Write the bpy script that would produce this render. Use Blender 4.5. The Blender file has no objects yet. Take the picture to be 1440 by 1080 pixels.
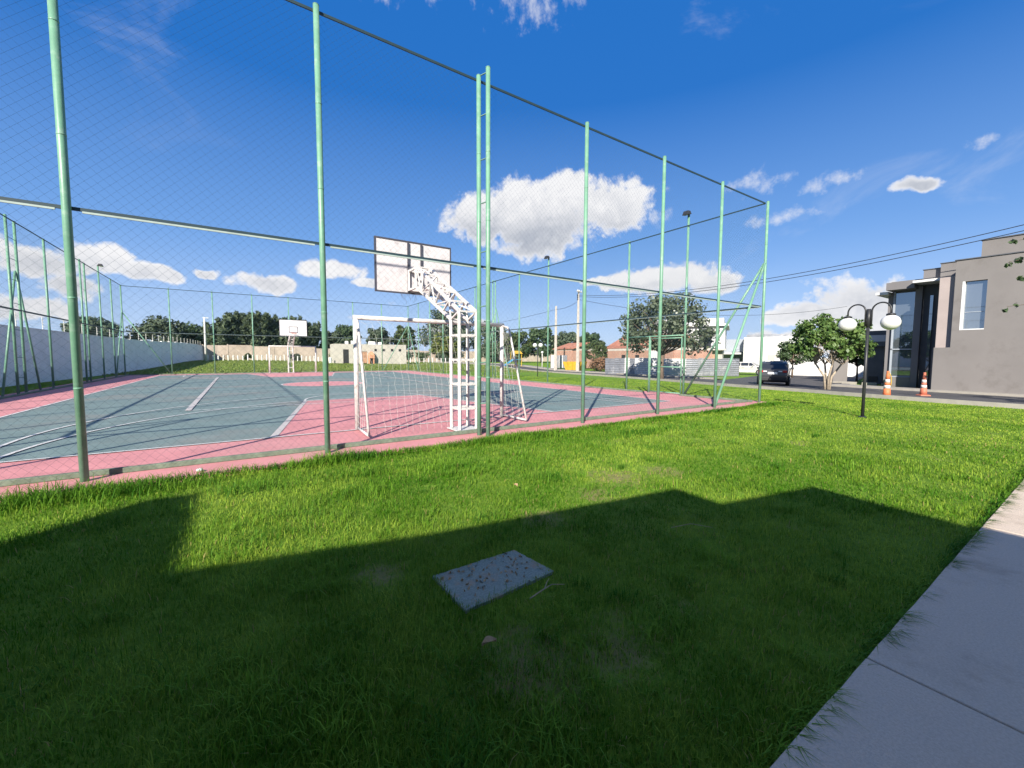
import bpy, bmesh, math, random
import numpy as np
from mathutils import Vector, Matrix

R = math.radians
random.seed(11)
rng = np.random.default_rng(11)
scene = bpy.context.scene
COL = scene.collection

# ------------------------------------------------------------------ camera
YAW, PITCH, ROLL, CAM_H = 0.5876, 0.0674, 0.004, 1.3673
fw = Vector((math.sin(YAW)*math.cos(PITCH), math.cos(YAW)*math.cos(PITCH), -math.sin(PITCH)))
rt = Vector((math.cos(YAW), -math.sin(YAW), 0))
up = rt.cross(fw)
rt2 = rt*math.cos(ROLL)+up*math.sin(ROLL)
up2 = -rt*math.sin(ROLL)+up*math.cos(ROLL)
cd = bpy.data.cameras.new('camera')
cam = bpy.data.objects.new('camera', cd)
COL.objects.link(cam)
cd.sensor_width = 36
cd.lens = 36*577.49/1440
cd.clip_start = 0.05
cd.clip_end = 3000
cam.matrix_world = Matrix(((rt2.x, up2.x, -fw.x, 0), (rt2.y, up2.y, -fw.y, 0), (rt2.z, up2.z, -fw.z, CAM_H), (0, 0, 0, 1)))
scene.camera = cam

# ------------------------------------------------------------------ sun, sky, exposure
SUN_EL = R(29.5)
SH = Vector((0.7474, 0.6643, 0)).normalized()          # way the shadows fall
ld = bpy.data.lights.new('sun', 'SUN')
ld.energy = 4.3
ld.angle = R(0.53)
ld.color = (1.0, 0.93, 0.82)
sun = bpy.data.objects.new('sun', ld)
COL.objects.link(sun)
sdir = Vector((SH.x*math.cos(SUN_EL), SH.y*math.cos(SUN_EL), -math.sin(SUN_EL)))
sun.rotation_euler = sdir.to_track_quat('-Z', 'Y').to_euler()
sun.location = (-20, -20, 30)

world = bpy.data.worlds.new('World')
scene.world = world
world.use_nodes = True
wt = world.node_tree
wt.nodes.clear()


class NT:
    """small helper for building node trees"""
    def __init__(s, tree):
        s.t = tree

    def n(s, typ, **kw):
        nd = s.t.nodes.new(typ)
        for k, v in kw.items():
            setattr(nd, k, v)
        return nd

    def put(s, sock, v):
        if isinstance(v, bpy.types.NodeSocket):
            s.t.links.new(v, sock)
        else:
            sock.default_value = v

    def math(s, op, a, b=None, c=None, clamp=False):
        nd = s.n('ShaderNodeMath', operation=op, use_clamp=clamp)
        s.put(nd.inputs[0], a)
        if b is not None:
            s.put(nd.inputs[1], b)
        if c is not None:
            s.put(nd.inputs[2], c)
        return nd.outputs[0]

    def vmath(s, op, a, b=None):
        nd = s.n('ShaderNodeVectorMath', operation=op)
        s.put(nd.inputs[0], a)
        if b is not None:
            s.put(nd.inputs[1], b)
        return nd.outputs['Value'] if op in ('LENGTH', 'DOT_PRODUCT') else nd.outputs[0]

    def noise(s, vec, scale, detail=4, rough=.55, out='Fac', dist=0.0):
        nd = s.n('ShaderNodeTexNoise')
        s.put(nd.inputs['Vector'], vec)
        nd.inputs['Scale'].default_value = scale
        nd.inputs['Detail'].default_value = detail
        nd.inputs['Roughness'].default_value = rough
        nd.inputs['Distortion'].default_value = dist
        return nd.outputs[out]

    def remap(s, v, a, b, c=0., d=1., smooth=True):
        nd = s.n('ShaderNodeMapRange', interpolation_type='SMOOTHSTEP' if smooth else 'LINEAR')
        s.put(nd.inputs[0], v)
        for i, q in enumerate((a, b, c, d)):
            s.put(nd.inputs[i+1], q)
        return nd.outputs[0]

    def mix(s, f, a, b, blend='MIX'):
        nd = s.n('ShaderNodeMix', data_type='RGBA', blend_type=blend)
        s.put(nd.inputs[0], f)
        for i, q in ((6, a), (7, b)):
            if not isinstance(q, bpy.types.NodeSocket) and len(q) == 3:
                q = (*q, 1)
            s.put(nd.inputs[i], q)
        return nd.outputs[2]


W = NT(wt)
wout = W.n('ShaderNodeOutputWorld')
sky = W.n('ShaderNodeTexSky', sky_type='NISHITA')
sky.sun_disc = False
sky.sun_elevation = SUN_EL
sky.sun_rotation = math.atan2(-SH.x, -SH.y)
sky.altitude = 700
sky.air_density = 1.0
sky.dust_density = 0.4
sky.ozone_density = 3.5
bg = W.n('ShaderNodeBackground')
bg.inputs[1].default_value = 0.080
# clouds: cumulus puffs given by azimuth / elevation (degrees), half width, half height
tc = W.n('ShaderNodeTexCoord')
dirv = W.vmath('NORMALIZE', tc.outputs['Generated'])
sep = W.n('ShaderNodeSeparateXYZ')
wt.links.new(dirv, sep.inputs[0])
az = W.math('MULTIPLY', W.math('ARCTAN2', sep.outputs[0], sep.outputs[1]), 57.29578)
el = W.math('MULTIPLY', W.math('ARCSINE', sep.outputs[2]), 57.29578)
comb = W.n('ShaderNodeCombineXYZ')
wt.links.new(az, comb.inputs[0])
wt.links.new(el, comb.inputs[1])
ae = comb.outputs[0]
# clean dry-season air: the blue deepens quickly above the horizon
deep = W.mix(W.remap(el, -1, 30, smooth=False), (1.50, 2.75, 4.9), (.03, .80, 2.95))
wt.links.new(W.mix(.88, sky.outputs[0], deep), bg.inputs[0])
CL = [  # az, el, half width, half height, density
    (38.5, 18.6, 9.0, 3.9, 1), (30.0, 18.0, 5.6, 3.0, 1), (46.5, 19.2, 5.6, 3.2, 1), (36.6, 15.9, 5.2, 2.6, .95), (33.5, 19.8, 4.2, 3.0, 1), (40.5, 21.3, 4.0, 2.3, 1),
    (52.3, 17.2, 1.9, 1.3, .6),
    (53.3, 9.9, 7.0, 1.9, 1), (47.5, 9.7, 3.0, 1.2, .9), (59.0, 9.2, 3.6, 1.3, .9), (44.0, 9.9, 1.5, .7, .7),
    (73.5, 5.6, 5.2, 2.9, 1), (78, 4.6, 5.5, 2.6, 1), (69.2, 4.6, 4.0, 1.7, .8), (65.5, 2.0, 2.4, 1.5, .8), (73, 1.8, 9, 1.6, .75),
    (77.2, 16.4, 2.0, .7, .80), (69.2, 17.4, 2.2, .9, .5), (81.5, 18.6, 1.4, .6, .5), (63.5, 19.5, 3.2, 1.6, .32), (66.5, 15.6, 4.5, .9, .36), (72, 18.4, 2.6, .8, .3),
    (-10.6, 9.1, 2.8, 1.7, .86), (-7.2, 8.2, 2.2, 1.3, .8), (-15.2, 8.2, 3.6, 1.7, .72), (-13.0, 6.2, 3.4, 1.2, .7), (-17, 4.0, 4.5, 1.6, .8), (-11.5, 3.6, 2.6, 1.2, .6), (-21, 9.6, 3.5, 1.5, .8),
    (-2.8, 8.9, 1.7, .6, .85), (2.9, 8.5, 3.6, 1.25, .84), (10.6, 10.7, 4.4, 1.25, .86), (15.6, 9.4, 2.6, .8, .75), (18.5, 6.2, 1.6, .7, .5), (7.5, 5.5, 1.0, .4, .6), (12.5, 4.6, 1.0, .5, .6), (24, 3.6, 3.2, 1.0, .75), (14, 2.6, 3, .7, .6),
    (30, 4.4, 2.2, .9, .7), (21.5, 8.3, 1.6, .6, .5),
    (36.0, 39.2, 5.4, 2.6, .60), (31.5, 40.6, 3.2, 1.8, .45), (41.5, 40.2, 3.6, 1.7, .5), (23, 40.0, 3.4, 1.7, .55), (16, 39.2, 3.4, 1.6, .4), (53, 38.8, 1.6, .7, .5),
]
for k in range(16):          # the same kind of puffs carry on out of view, enlarged for neutral fill light
    a0 = 102+k*14.5+random.uniform(-4, 4)
    e0 = random.choice((5, 8, 11, 18, 26))+random.uniform(-1, 2)
    w0 = random.uniform(6, 11)
    a0 = a0-360 if a0 > 180 else a0
    CL.append((a0, e0, w0, w0*random.uniform(.3, .42), random.uniform(.7, 1)))
for k in range(9):           # and unseen ones overhead, added to make the sky light less blue
    a0 = -175+k*40+random.uniform(-8, 8)
    e0 = random.uniform(52, 74)
    h0 = random.uniform(5, 9)
    CL.append((a0, e0, h0*1.5/math.cos(math.radians(e0)), h0, random.uniform(.86, 1)))


def noise2(vec, scale, detail, rough, out='Fac', dist=0.):
    nd = W.n('ShaderNodeTexNoise', noise_dimensions='2D')
    W.put(nd.inputs['Vector'], vec)
    nd.inputs['Scale'].default_value = scale
    nd.inputs['Detail'].default_value = detail
    nd.inputs['Roughness'].default_value = rough
    nd.inputs['Distortion'].default_value = dist
    return nd.outputs[out]


warp = noise2(ae, .16, 2, .55, 'Color')
aew = W.n('ShaderNodeVectorMath', operation='MULTIPLY_ADD')
W.put(aew.inputs[0], W.vmath('SUBTRACT', warp, (.5, .5, .5)))
aew.inputs[1].default_value = (4.2, 2.6, 0)
W.put(aew.inputs[2], ae)
aew = aew.outputs[0]
dens = wisp = None
for (a0, e0, w0, h0, dn) in CL:
    mp = W.n('ShaderNodeMapping')           # (p - centre) / size
    mp.vector_type = 'TEXTURE'
    mp.inputs['Location'].default_value = (a0, e0, 0)
    mp.inputs['Scale'].default_value = (w0, h0, 1)
    W.put(mp.inputs['Vector'], aew)
    ln = W.vmath('LENGTH', mp.outputs[0])
    if dn < .66:             # thin wisp
        wisp = ln if wisp is None else W.math('MINIMUM', wisp, ln)
        continue
    ln = ln if dn > .85 else W.math('ADD', ln, (1-dn)*.5)
    dens = ln if dens is None else W.math('MINIMUM', dens, ln)
dens = W.math('SUBTRACT', 1.10, dens)
fine = noise2(ae, .62, 6, .62)
nf = W.math('SUBTRACT', fine, .5)
vor = W.n('ShaderNodeTexVoronoi', voronoi_dimensions='2D', feature='F1', normalize=True)
W.put(vor.inputs['Vector'], aew)
vor.inputs['Scale'].default_value = .34
vor.inputs['Detail'].default_value = 2.6
vor.inputs['Roughness'].default_value = .6
vor.inputs['Lacunarity'].default_value = 2.3
puff = W.math('SUBTRACT', .36, vor.outputs['Distance'])
d2 = W.math('MULTIPLY_ADD', nf, .80, W.math('MULTIPLY_ADD', puff, 1.0, dens))
mask = W.remap(d2, -.02, .46)
wsp = W.math('MULTIPLY_ADD', nf, 2.6, W.math('SUBTRACT', .95, wisp))
mask = W.math('MAXIMUM', mask, W.math('MULTIPLY', W.remap(wsp, .0, 1.5), .62))
cir = noise2(W.vmath('MULTIPLY', ae, (.6, 1.3, 1)), .075, 6, .62, dist=.7)
veil = W.math('MULTIPLY', W.math('MULTIPLY', W.remap(cir, .58, .88), .22), W.remap(el, 3, 14))
hz = W.remap(el, 15, -2, 0, .36)
mask = W.math('MAXIMUM', mask, W.math('MAXIMUM', veil, hz))
# cores and undersides grey, tops and rims bright
under = W.n('ShaderNodeFloatCurve')
cv_ = under.mapping.curves[0]
for i, (px, py) in enumerate(((0, .1), (6/45, .35), (8/45, .42), (10.5/45, .0), (12.8/45, .55), (15/45, .80), (17.6/45, .42), (20.2/45, .08), (23/45, 0), (1, 0))):
    if i < 2:
        cv_.points[i].location = (px, py)
    else:
        cv_.points.new(px, py)
under.mapping.update()
W.put(under.inputs['Value'], W.math('DIVIDE', el, 45))
core = W.remap(d2, .12, .68)
sh_ = W.math('MULTIPLY', core, W.math('MULTIPLY_ADD', under.outputs[0], .78, .05))
lum = W.math('MULTIPLY_ADD', puff, .75, W.math('MULTIPLY_ADD', nf, .35, W.math('SUBTRACT', .94, sh_)))
ccol = W.mix(W.remap(lum, .10, .95, smooth=False), (.33, .37, .45), (.80, .80, .82))
bgc = W.n('ShaderNodeBackground')
wt.links.new(ccol, bgc.inputs[0])
bgc.inputs[1].default_value = 0.47
mx = W.n('ShaderNodeMixShader')
wt.links.new(mask, mx.inputs[0])
wt.links.new(bg.outputs[0], mx.inputs[1])
wt.links.new(bgc.outputs[0], mx.inputs[2])
wt.links.new(mx.outputs[0], wout.inputs[0])

world.cycles.sampling_method = 'MANUAL'
world.cycles.sample_map_resolution = 256

vs = scene.view_settings
vs.view_transform = 'Standard'
vs.look = 'None'
vs.exposure = 1.32
vs.gamma = 1.0
vs.use_curve_mapping = False

# ------------------------------------------------------------------ materials
MATS = {}


def mat(name, col, rough=.6, var=.15, scale=6., bump=0., bscale=40., metal=0., spec=.4, dirt=None, dirt_amt=.5, dirt_scale=3., trans=0., coord='Object'):
    """painted / plain surface with colour variation, optional dirt and relief"""
    m = bpy.data.materials.new(name)
    m.use_nodes = True
    T = NT(m.node_tree)
    b = m.node_tree.nodes['Principled BSDF']
    tcn = T.n('ShaderNodeTexCoord')
    geo = T.n('ShaderNodeNewGeometry')
    v = tcn.outputs[coord] if coord != 'World' else geo.outputs['Position']
    nz = T.noise(v, scale, 5, .6)
    c = T.mix(T.remap(nz, .25, .75), tuple(x*(1-var) for x in col), tuple(min(1, x*(1+var)) for x in col))
    if dirt:
        dz = T.noise(v, dirt_scale, 7, .68)
        c = T.mix(T.math('MULTIPLY', T.remap(dz, .5, .72), dirt_amt), c, dirt)
    T.put(b.inputs['Base Color'], c)
    b.inputs['Roughness'].default_value = rough
    b.inputs['Metallic'].default_value = metal
    b.inputs['Specular IOR Level'].default_value = spec
    if name == 'green_paint':       # rust freckles where the paint has chipped
        rz = T.noise(v, 16, 8, .72)
        c = T.mix(T.math('MULTIPLY', T.remap(rz, .64, .70), .75), c, (.16, .085, .045))
        T.put(b.inputs['Base Color'], c)
    if bump:
        bn = T.n('ShaderNodeBump')
        bn.inputs['Strength'].default_value = bump
        bn.inputs['Distance'].default_value = .01
        T.put(bn.inputs['Height'], T.noise(v, bscale, 6, .65))
        T.put(b.inputs['Normal'], bn.outputs[0])
    MATS[name] = m
    return m


def leafmat(name, c1, c2, rough=.55, trans=.3, attr=None, spec=.3):
    m = bpy.data.materials.new(name)
    m.use_nodes = True
    T = NT(m.node_tree)
    nt = m.node_tree
    b = nt.nodes['Principled BSDF']
    if attr:
        a = T.n('ShaderNodeAttribute', attribute_name=attr)
        f = a.outputs['Fac']
    else:
        g = T.n('ShaderNodeNewGeometry')
        f = g.outputs['Random Per Island']
    c = T.mix(f, c1, c2)
    if attr:        # straw among the green
        c = T.mix(T.remap(f, 1.2, 1.5), c, (.36, .28, .11))
    T.put(b.inputs['Base Color'], c)
    b.inputs['Roughness'].default_value = rough
    b.inputs['Specular IOR Level'].default_value = spec
    tr = T.n('ShaderNodeBsdfTranslucent')
    T.put(tr.inputs[0], c)
    ms = T.n('ShaderNodeMixShader')
    ms.inputs[0].default_value = trans
    nt.links.new(b.outputs[0], ms.inputs[1])
    nt.links.new(tr.outputs[0], ms.inputs[2])
    nt.links.new(ms.outputs[0], nt.nodes['Material Output'].inputs[0])
    MATS[name] = m
    return m


mat('green_paint', (.125, .265, .18), .42, .12, 5, .15, 30, dirt=(.33, .40, .34), dirt_amt=.45, dirt_scale=7, coord='World')
mat('rail_green', (.10, .19, .155), .5, .12, 5, coord='World')
mat('rail_dark', (.016, .036, .045), .5, .12, 5, coord='World')
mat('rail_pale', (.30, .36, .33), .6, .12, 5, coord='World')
mat('kerb_green', (.13, .165, .12), .8, .25, 8, .3, 60, dirt=(.12, .14, .09), dirt_amt=.6, coord='World')
mat('wire', (.030, .062, .075), .6, .1, 3)
mat('white_steel', (.52, .50, .485), .45, .06, 12, .1, 50, dirt=(.36, .30, .26), dirt_amt=.4, dirt_scale=16, coord='World')
mat('goal_paint', (.52, .505, .49), .5, .08, 15, .25, 60, dirt=(.30, .20, .14), dirt_amt=.6, dirt_scale=11, coord='World')
mat('net', (.42, .42, .39), .8, .1, 8)
mat('board_white', (.50, .475, .48), .6, .06, 9, dirt=(.30, .27, .275), dirt_amt=.6, dirt_scale=5)
mat('board_front', (.62, .61, .60), .5, .04, 9)
mat('board_dark', (.05, .05, .065), .5, .2, 9)
mat('hoop_red', (.50, .10, .04), .5, .15, 9)
mat('concrete', (.50, .415, .335), .9, .10, 95, .5, 180, dirt=(.27, .21, .16), dirt_amt=.65, dirt_scale=1.3, coord='World')
mat('cover_paint', (.23, .265, .225), .9, .22, 75, .9, 120, dirt=(.36, .25, .17), dirt_amt=.9, dirt_scale=9, coord='World')
mat('kerb_stone', (.30, .28, .245), .9, .14, 3, .4, 40, dirt=(.25, .22, .18), dirt_amt=.6, coord='World')
mat('sidewalk', (.27, .25, .22), .9, .15, 2, .3, 40, dirt=(.24, .19, .14), dirt_amt=.6, dirt_scale=.8, coord='World')
mat('asphalt', (.062, .060, .062), .9, .2, 1.2, .5, 120, dirt=(.10, .09, .085), dirt_amt=.7, dirt_scale=.6, coord='World')
mat('road_paint', (.62, .61, .57), .8, .12, 8, dirt=(.2, .2, .2), dirt_amt=.5, dirt_scale=6, coord='World')
mat('white_wall', (.80, .79, .80), .85, .06, 1.2, .15, 30, dirt=(.60, .58, .57), dirt_amt=.5, dirt_scale=.7, coord='World')
mat('far_wall', (.40, .33, .27), .9, .15, .5, .2, 8, dirt=(.24, .19, .14), dirt_amt=.7, dirt_scale=.35, coord='World')
mat('white_plaster', (.50, .50, .50), .8, .04, 1.0, .1, 20, dirt=(.42, .41, .40), dirt_amt=.4, dirt_scale=.6, coord='World')
mat('cream_plaster', (.40, .375, .33), .85, .07, 1.0, .1, 20, dirt=(.42, .38, .33), dirt_amt=.4, dirt_scale=.8, coord='World')
mat('grey_plaster', (.160, .150, .147), .9, .05, .8, .15, 25, dirt=(.115, .105, .10), dirt_amt=.6, dirt_scale=.9, coord='World')
mat('grey_plaster_dark', (.15, .143, .147), .85, .06, .8, .15, 25, coord='World')
mat('pinkish_plaster', (.30, .255, .245), .85, .06, 1, .1, 20, coord='World')
mat('charcoal', (.075, .08, .092), .55, .15, 2, coord='World')
mat('slate_grey', (.28, .31, .35), .8, .06, 1, coord='World')
mat('band_grey', (.42, .42, .46), .8, .05, 1, coord='World')
mat('pure_white', (.55, .55, .55), .6, .02, 2, coord='World')
mat('dark_opening', (.02, .02, .022), .7, .1, 2)
mat('pole_concrete', (.46, .42, .37), .9, .1, 2, .3, 30, dirt=(.3, .27, .23), dirt_amt=.5, coord='World')
mat('stake_white', (.60, .59, .55), .8, .1, 3, coord='World')
mat('rod_grey', (.55, .54, .50), .6, .1, 3)
mat('black_metal', (.022, .023, .026), .45, .15, 6)
mat('rusty_sheet', (.33, .20, .13), .8, .3, 3, coord='World')
mat('sheet_grey', (.20, .21, .235), .45, .18, 1.6, .1, 12, metal=.35, dirt=(.45, .44, .43), dirt_amt=.6, dirt_scale=1.2, coord='World')
mat('sheet_white', (.48, .48, .485), .5, .08, 1.6, .1, 12, dirt=(.50, .44, .40), dirt_amt=.4, dirt_scale=1.2, coord='World')
mat('cone_orange', (.52, .145, .055), .6, .12, 6, dirt=(.4, .16, .09), dirt_amt=.4, dirt_scale=7)
mat('cone_red', (.42, .125, .075), .6, .12, 6, dirt=(.4, .16, .09), dirt_amt=.4, dirt_scale=7)
mat('cone_white', (.50, .475, .445), .6, .08, 6, dirt=(.45, .36, .3), dirt_amt=.4, dirt_scale=7)
mat('skip_yellow', (.46, .27, .02), .5, .12, 4, dirt=(.35, .18, .05), dirt_amt=.5, dirt_scale=3, coord='World')
mat('car_white', (.55, .54, .515), .25, .02, 2, spec=.6)
mat('car_grey', (.040, .042, .047), .25, .08, 2, spec=.6)
mat('roof_highlight', (.55, .56, .57), .3, .05, 2)  # pale tone for the sky highlight painted on the dark car's roof
mat('rubber', (.018, .018, .018), .85, .1, 9)
mat('rim', (.45, .45, .46), .35, .08, 9, metal=.7)
mat('plastic_black', (.02, .02, .022), .6, .1, 9)
mat('lamp_red', (.40, .015, .015), .3, .1, 9)
mat('lamp_clear', (.78, .78, .78), .2, .05, 9)
mat('bark', (.13, .095, .07), .95, .3, 7, .6, 30)
mat('bark_pale', (.30, .25, .19), .95, .25, 7, .6, 30)
mat('dry_leaf', (.36, .24, .13), .9, .25, 30)
mat('twig', (.30, .23, .14), .9, .25, 30)
mat('play_blue', (.05, .24, .42), .5, .1, 3)
mat('play_yellow', (.50, .32, .03), .5, .1, 3)
mat('tank_white', (.70, .69, .66), .7, .06, 3)
mat('oven_brick', (.50, .24, .14), .9, .25, 4, coord='World')
leafmat('grass_blade', (.056, .165, .006), (.30, .405, .050), .6, .42, 'tint', .12)
leafmat('grass_long', (.040, .14, .008), (.19, .34, .03), .6, .35, 'tint', .15)
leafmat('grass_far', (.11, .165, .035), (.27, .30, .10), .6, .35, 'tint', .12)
leafmat('leaf_bright', (.055, .12, .028), (.17, .25, .075), .42, .32)
leafmat('leaf_dark', (.030, .060, .028), (.085, .125, .055), .45, .22)
leafmat('leaf_grey', (.045, .065, .040), (.135, .16, .10), .40, .18, spec=.5)
leafmat('leaf_olive', (.035, .060, .020), (.10, .13, .050), .5, .22)
leafmat('leaf_far', (.040, .062, .040), (.105, .135, .080), .6, .2)  # lightened so the leaf colour carries the distance haze
leafmat('leaf_bamboo', (.040, .064, .038), (.115, .15, .078), .6, .25)  # pale and greyish, with the haze put into the leaf colour
leafmat('leaf_yellow', (.070, .10, .022), (.19, .21, .055), .5, .25)
leafmat('leaf_rust', (.12, .07, .04), (.25, .14, .08), .6, .2)


def glass(name, tint, rough=.04, reflect=.55):
    m = bpy.data.materials.new(name)
    m.use_nodes = True
    b = m.node_tree.nodes['Principled BSDF']
    b.inputs['Base Color'].default_value = (*tint, 1)
    b.inputs['Roughness'].default_value = rough
    b.inputs['Metallic'].default_value = reflect
    b.inputs['Specular IOR Level'].default_value = .8
    MATS[name] = m


glass('window_glass', (.30, .34, .38), .03, .75)
glass('facade_glass', (.26, .30, .34), .03, .8)
glass('car_glass', (.035, .04, .048), .05, .3)

# opal glass globes
m = bpy.data.materials.new('opal')
m.use_nodes = True
b = m.node_tree.nodes['Principled BSDF']
b.inputs['Base Color'].default_value = (.60, .60, .585, 1)
b.inputs['Roughness'].default_value = .22
b.inputs['Subsurface Weight'].default_value = .25
b.inputs['Subsurface Radius'].default_value = (.1, .1, .1)
MATS['opal'] = m

# brickwork of the far building site
m = bpy.data.materials.new('brickwork')
m.use_nodes = True
T = NT(m.node_tree)
b = m.node_tree.nodes['Principled BSDF']
tcn = T.n('ShaderNodeTexCoord')
sp = T.n('ShaderNodeSeparateXYZ')
m.node_tree.links.new(tcn.outputs['Object'], sp.inputs[0])
cb = T.n('ShaderNodeCombineXYZ')
T.put(cb.inputs[0], T.math('ADD', sp.outputs[0], sp.outputs[1]))
T.put(cb.inputs[1], sp.outputs[2])
bt = T.n('ShaderNodeTexBrick')
T.put(bt.inputs['Vector'], cb.outputs[0])
bt.inputs['Color1'].default_value = (.30, .125, .075, 1)
bt.inputs['Color2'].default_value = (.40, .185, .115, 1)
bt.inputs['Mortar'].default_value = (.36, .32, .28, 1)
bt.inputs['Scale'].default_value = 2.4
bt.inputs['Mortar Size'].default_value = .03
nz = T.noise(tcn.outputs['Object'], 1.2, 6, .65)
T.put(b.inputs['Base Color'], T.mix(T.math('MULTIPLY', T.remap(nz, .5, .75), .4), bt.outputs['Color'], (.42, .33, .27)))
b.inputs['Roughness'].default_value = .9
MATS['brickwork'] = m

# clay roof tiles, laid in courses
m = bpy.data.materials.new('roof_tile')
m.use_nodes = True
T = NT(m.node_tree)
b = m.node_tree.nodes['Principled BSDF']
tcn = T.n('ShaderNodeTexCoord')
wv = T.n('ShaderNodeTexWave')
wv.inputs['Scale'].default_value = 2.2
wv.inputs['Distortion'].default_value = .6
T.put(wv.inputs['Vector'], tcn.outputs['Object'])
nz = T.noise(tcn.outputs['Object'], 1.6, 6, .65)
c = T.mix(T.remap(nz, .3, .7), (.28, .11, .065), (.40, .18, .12))
T.put(b.inputs['Base Color'], T.mix(T.math('MULTIPLY', wv.outputs['Fac'], .25), c, (.30, .11, .06)))
b.inputs['Roughness'].default_value = .9
MATS['roof_tile'] = m


def court_mat(name, col, wear):
    m = bpy.data.materials.new(name)
    m.use_nodes = True
    T = NT(m.node_tree)
    b = m.node_tree.nodes['Principled BSDF']
    g = T.n('ShaderNodeNewGeometry')
    v = g.outputs['Position']
    big = T.noise(v, .22, 6, .6)
    mid = T.noise(v, 1.6, 6, .65)
    fin = T.noise(v, 30, 5, .7)
    c = T.mix(T.remap(mid, .3, .7), tuple(x*.88 for x in col), tuple(x*1.1 for x in col))
    c = T.mix(T.math('MULTIPLY', T.remap(big, .48, .68), .85), c, wear)
    c = T.mix(T.math('MULTIPLY', T.remap(fin, .55, .75), .22), c, tuple(x*.55 for x in col))
    # scuffs and dried water marks
    sc = T.noise(T.vmath('MULTIPLY', v, (1, 3, 1)), .9, 8, .75, dist=.8)
    c = T.mix(T.math('MULTIPLY', T.remap(sc, .54, .68), .42), c, tuple(min(1, x*1.3+.03) for x in col))
    T.put(b.inputs['Base Color'], c)
    b.inputs['Roughness'].default_value = .78
    bn = T.n('ShaderNodeBump')
    bn.inputs['Strength'].default_value = .35
    bn.inputs['Distance'].default_value = .004
    T.put(bn.inputs['Height'], T.noise(v, 160, 4, .7))
    T.put(b.inputs['Normal'], bn.outputs[0])
    MATS[name] = m


court_mat('court_teal', (.125, .178, .172), (.20, .185, .165))
court_mat('court_pink', (.49, .20, .205), (.43, .23, .22))
mat('line_white', (.50, .50, .495), .75, .08, 8, dirt=(.40, .40, .40), dirt_amt=.5, dirt_scale=5, coord='World')
mat('line_pale', (.40, .375, .36), .75, .1, 8, dirt=(.38, .36, .35), dirt_amt=.55, dirt_scale=4, coord='World')

# lawn soil sheet
m = bpy.data.materials.new('lawn')
m.use_nodes = True
T = NT(m.node_tree)
b = m.node_tree.nodes['Principled BSDF']
g = T.n('ShaderNodeNewGeometry')
v = g.outputs['Position']
n1 = T.noise(v, .35, 6, .6)
n2 = T.noise(v, 9, 6, .7)
n3 = T.noise(v, 55, 5, .75)
c = T.mix(T.remap(n2, .3, .7), (.085, .18, .016), (.17, .28, .034))
c = T.mix(T.math('MULTIPLY', T.remap(n1, .48, .72), .6), c, (.20, .27, .05))
c = T.mix(T.math('MULTIPLY', T.remap(n3, .50, .70), .65), c, (.06, .10, .014))
n4 = T.noise(v, 1.1, 7, .7)
c = T.mix(T.math('MULTIPLY', T.remap(n4, .60, .74), .7), c, (.34, .27, .13))
SPOTS = [(3.6, 3.25, .42), (3.0, 2.95, .30), (2.15, 2.75, .26), (1.05, 1.45, .34), (1.45, 1.3, .26), (4.3, 3.1, .30), (.7, 2.6, .2)]
bare = None
brk = T.noise(v, 13, 6, .75)
for (a, c_, q) in SPOTS:
    dd = T.math('DIVIDE', T.vmath('LENGTH', T.vmath('SUBTRACT', v, (a, c_, 0))), q)
    bare = dd if bare is None else T.math('MINIMUM', bare, dd)
bare = T.remap(T.math('ADD', bare, T.math('MULTIPLY', T.math('SUBTRACT', brk, .5), 3.2)), 1.0, .1)
c = T.mix(T.math('MULTIPLY', bare, .8), c, (.26, .215, .10))
T.put(b.inputs['Base Color'], c)
b.inputs['Roughness'].default_value = .95
b.inputs['Specular IOR Level'].default_value = .1
bn = T.n('ShaderNodeBump')
bn.inputs['Strength'].default_value = .8
bn.inputs['Distance'].default_value = .03
T.put(bn.inputs['Height'], T.noise(v, 70, 4, .8))
T.put(b.inputs['Normal'], bn.outputs[0])
MATS['lawn'] = m


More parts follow.
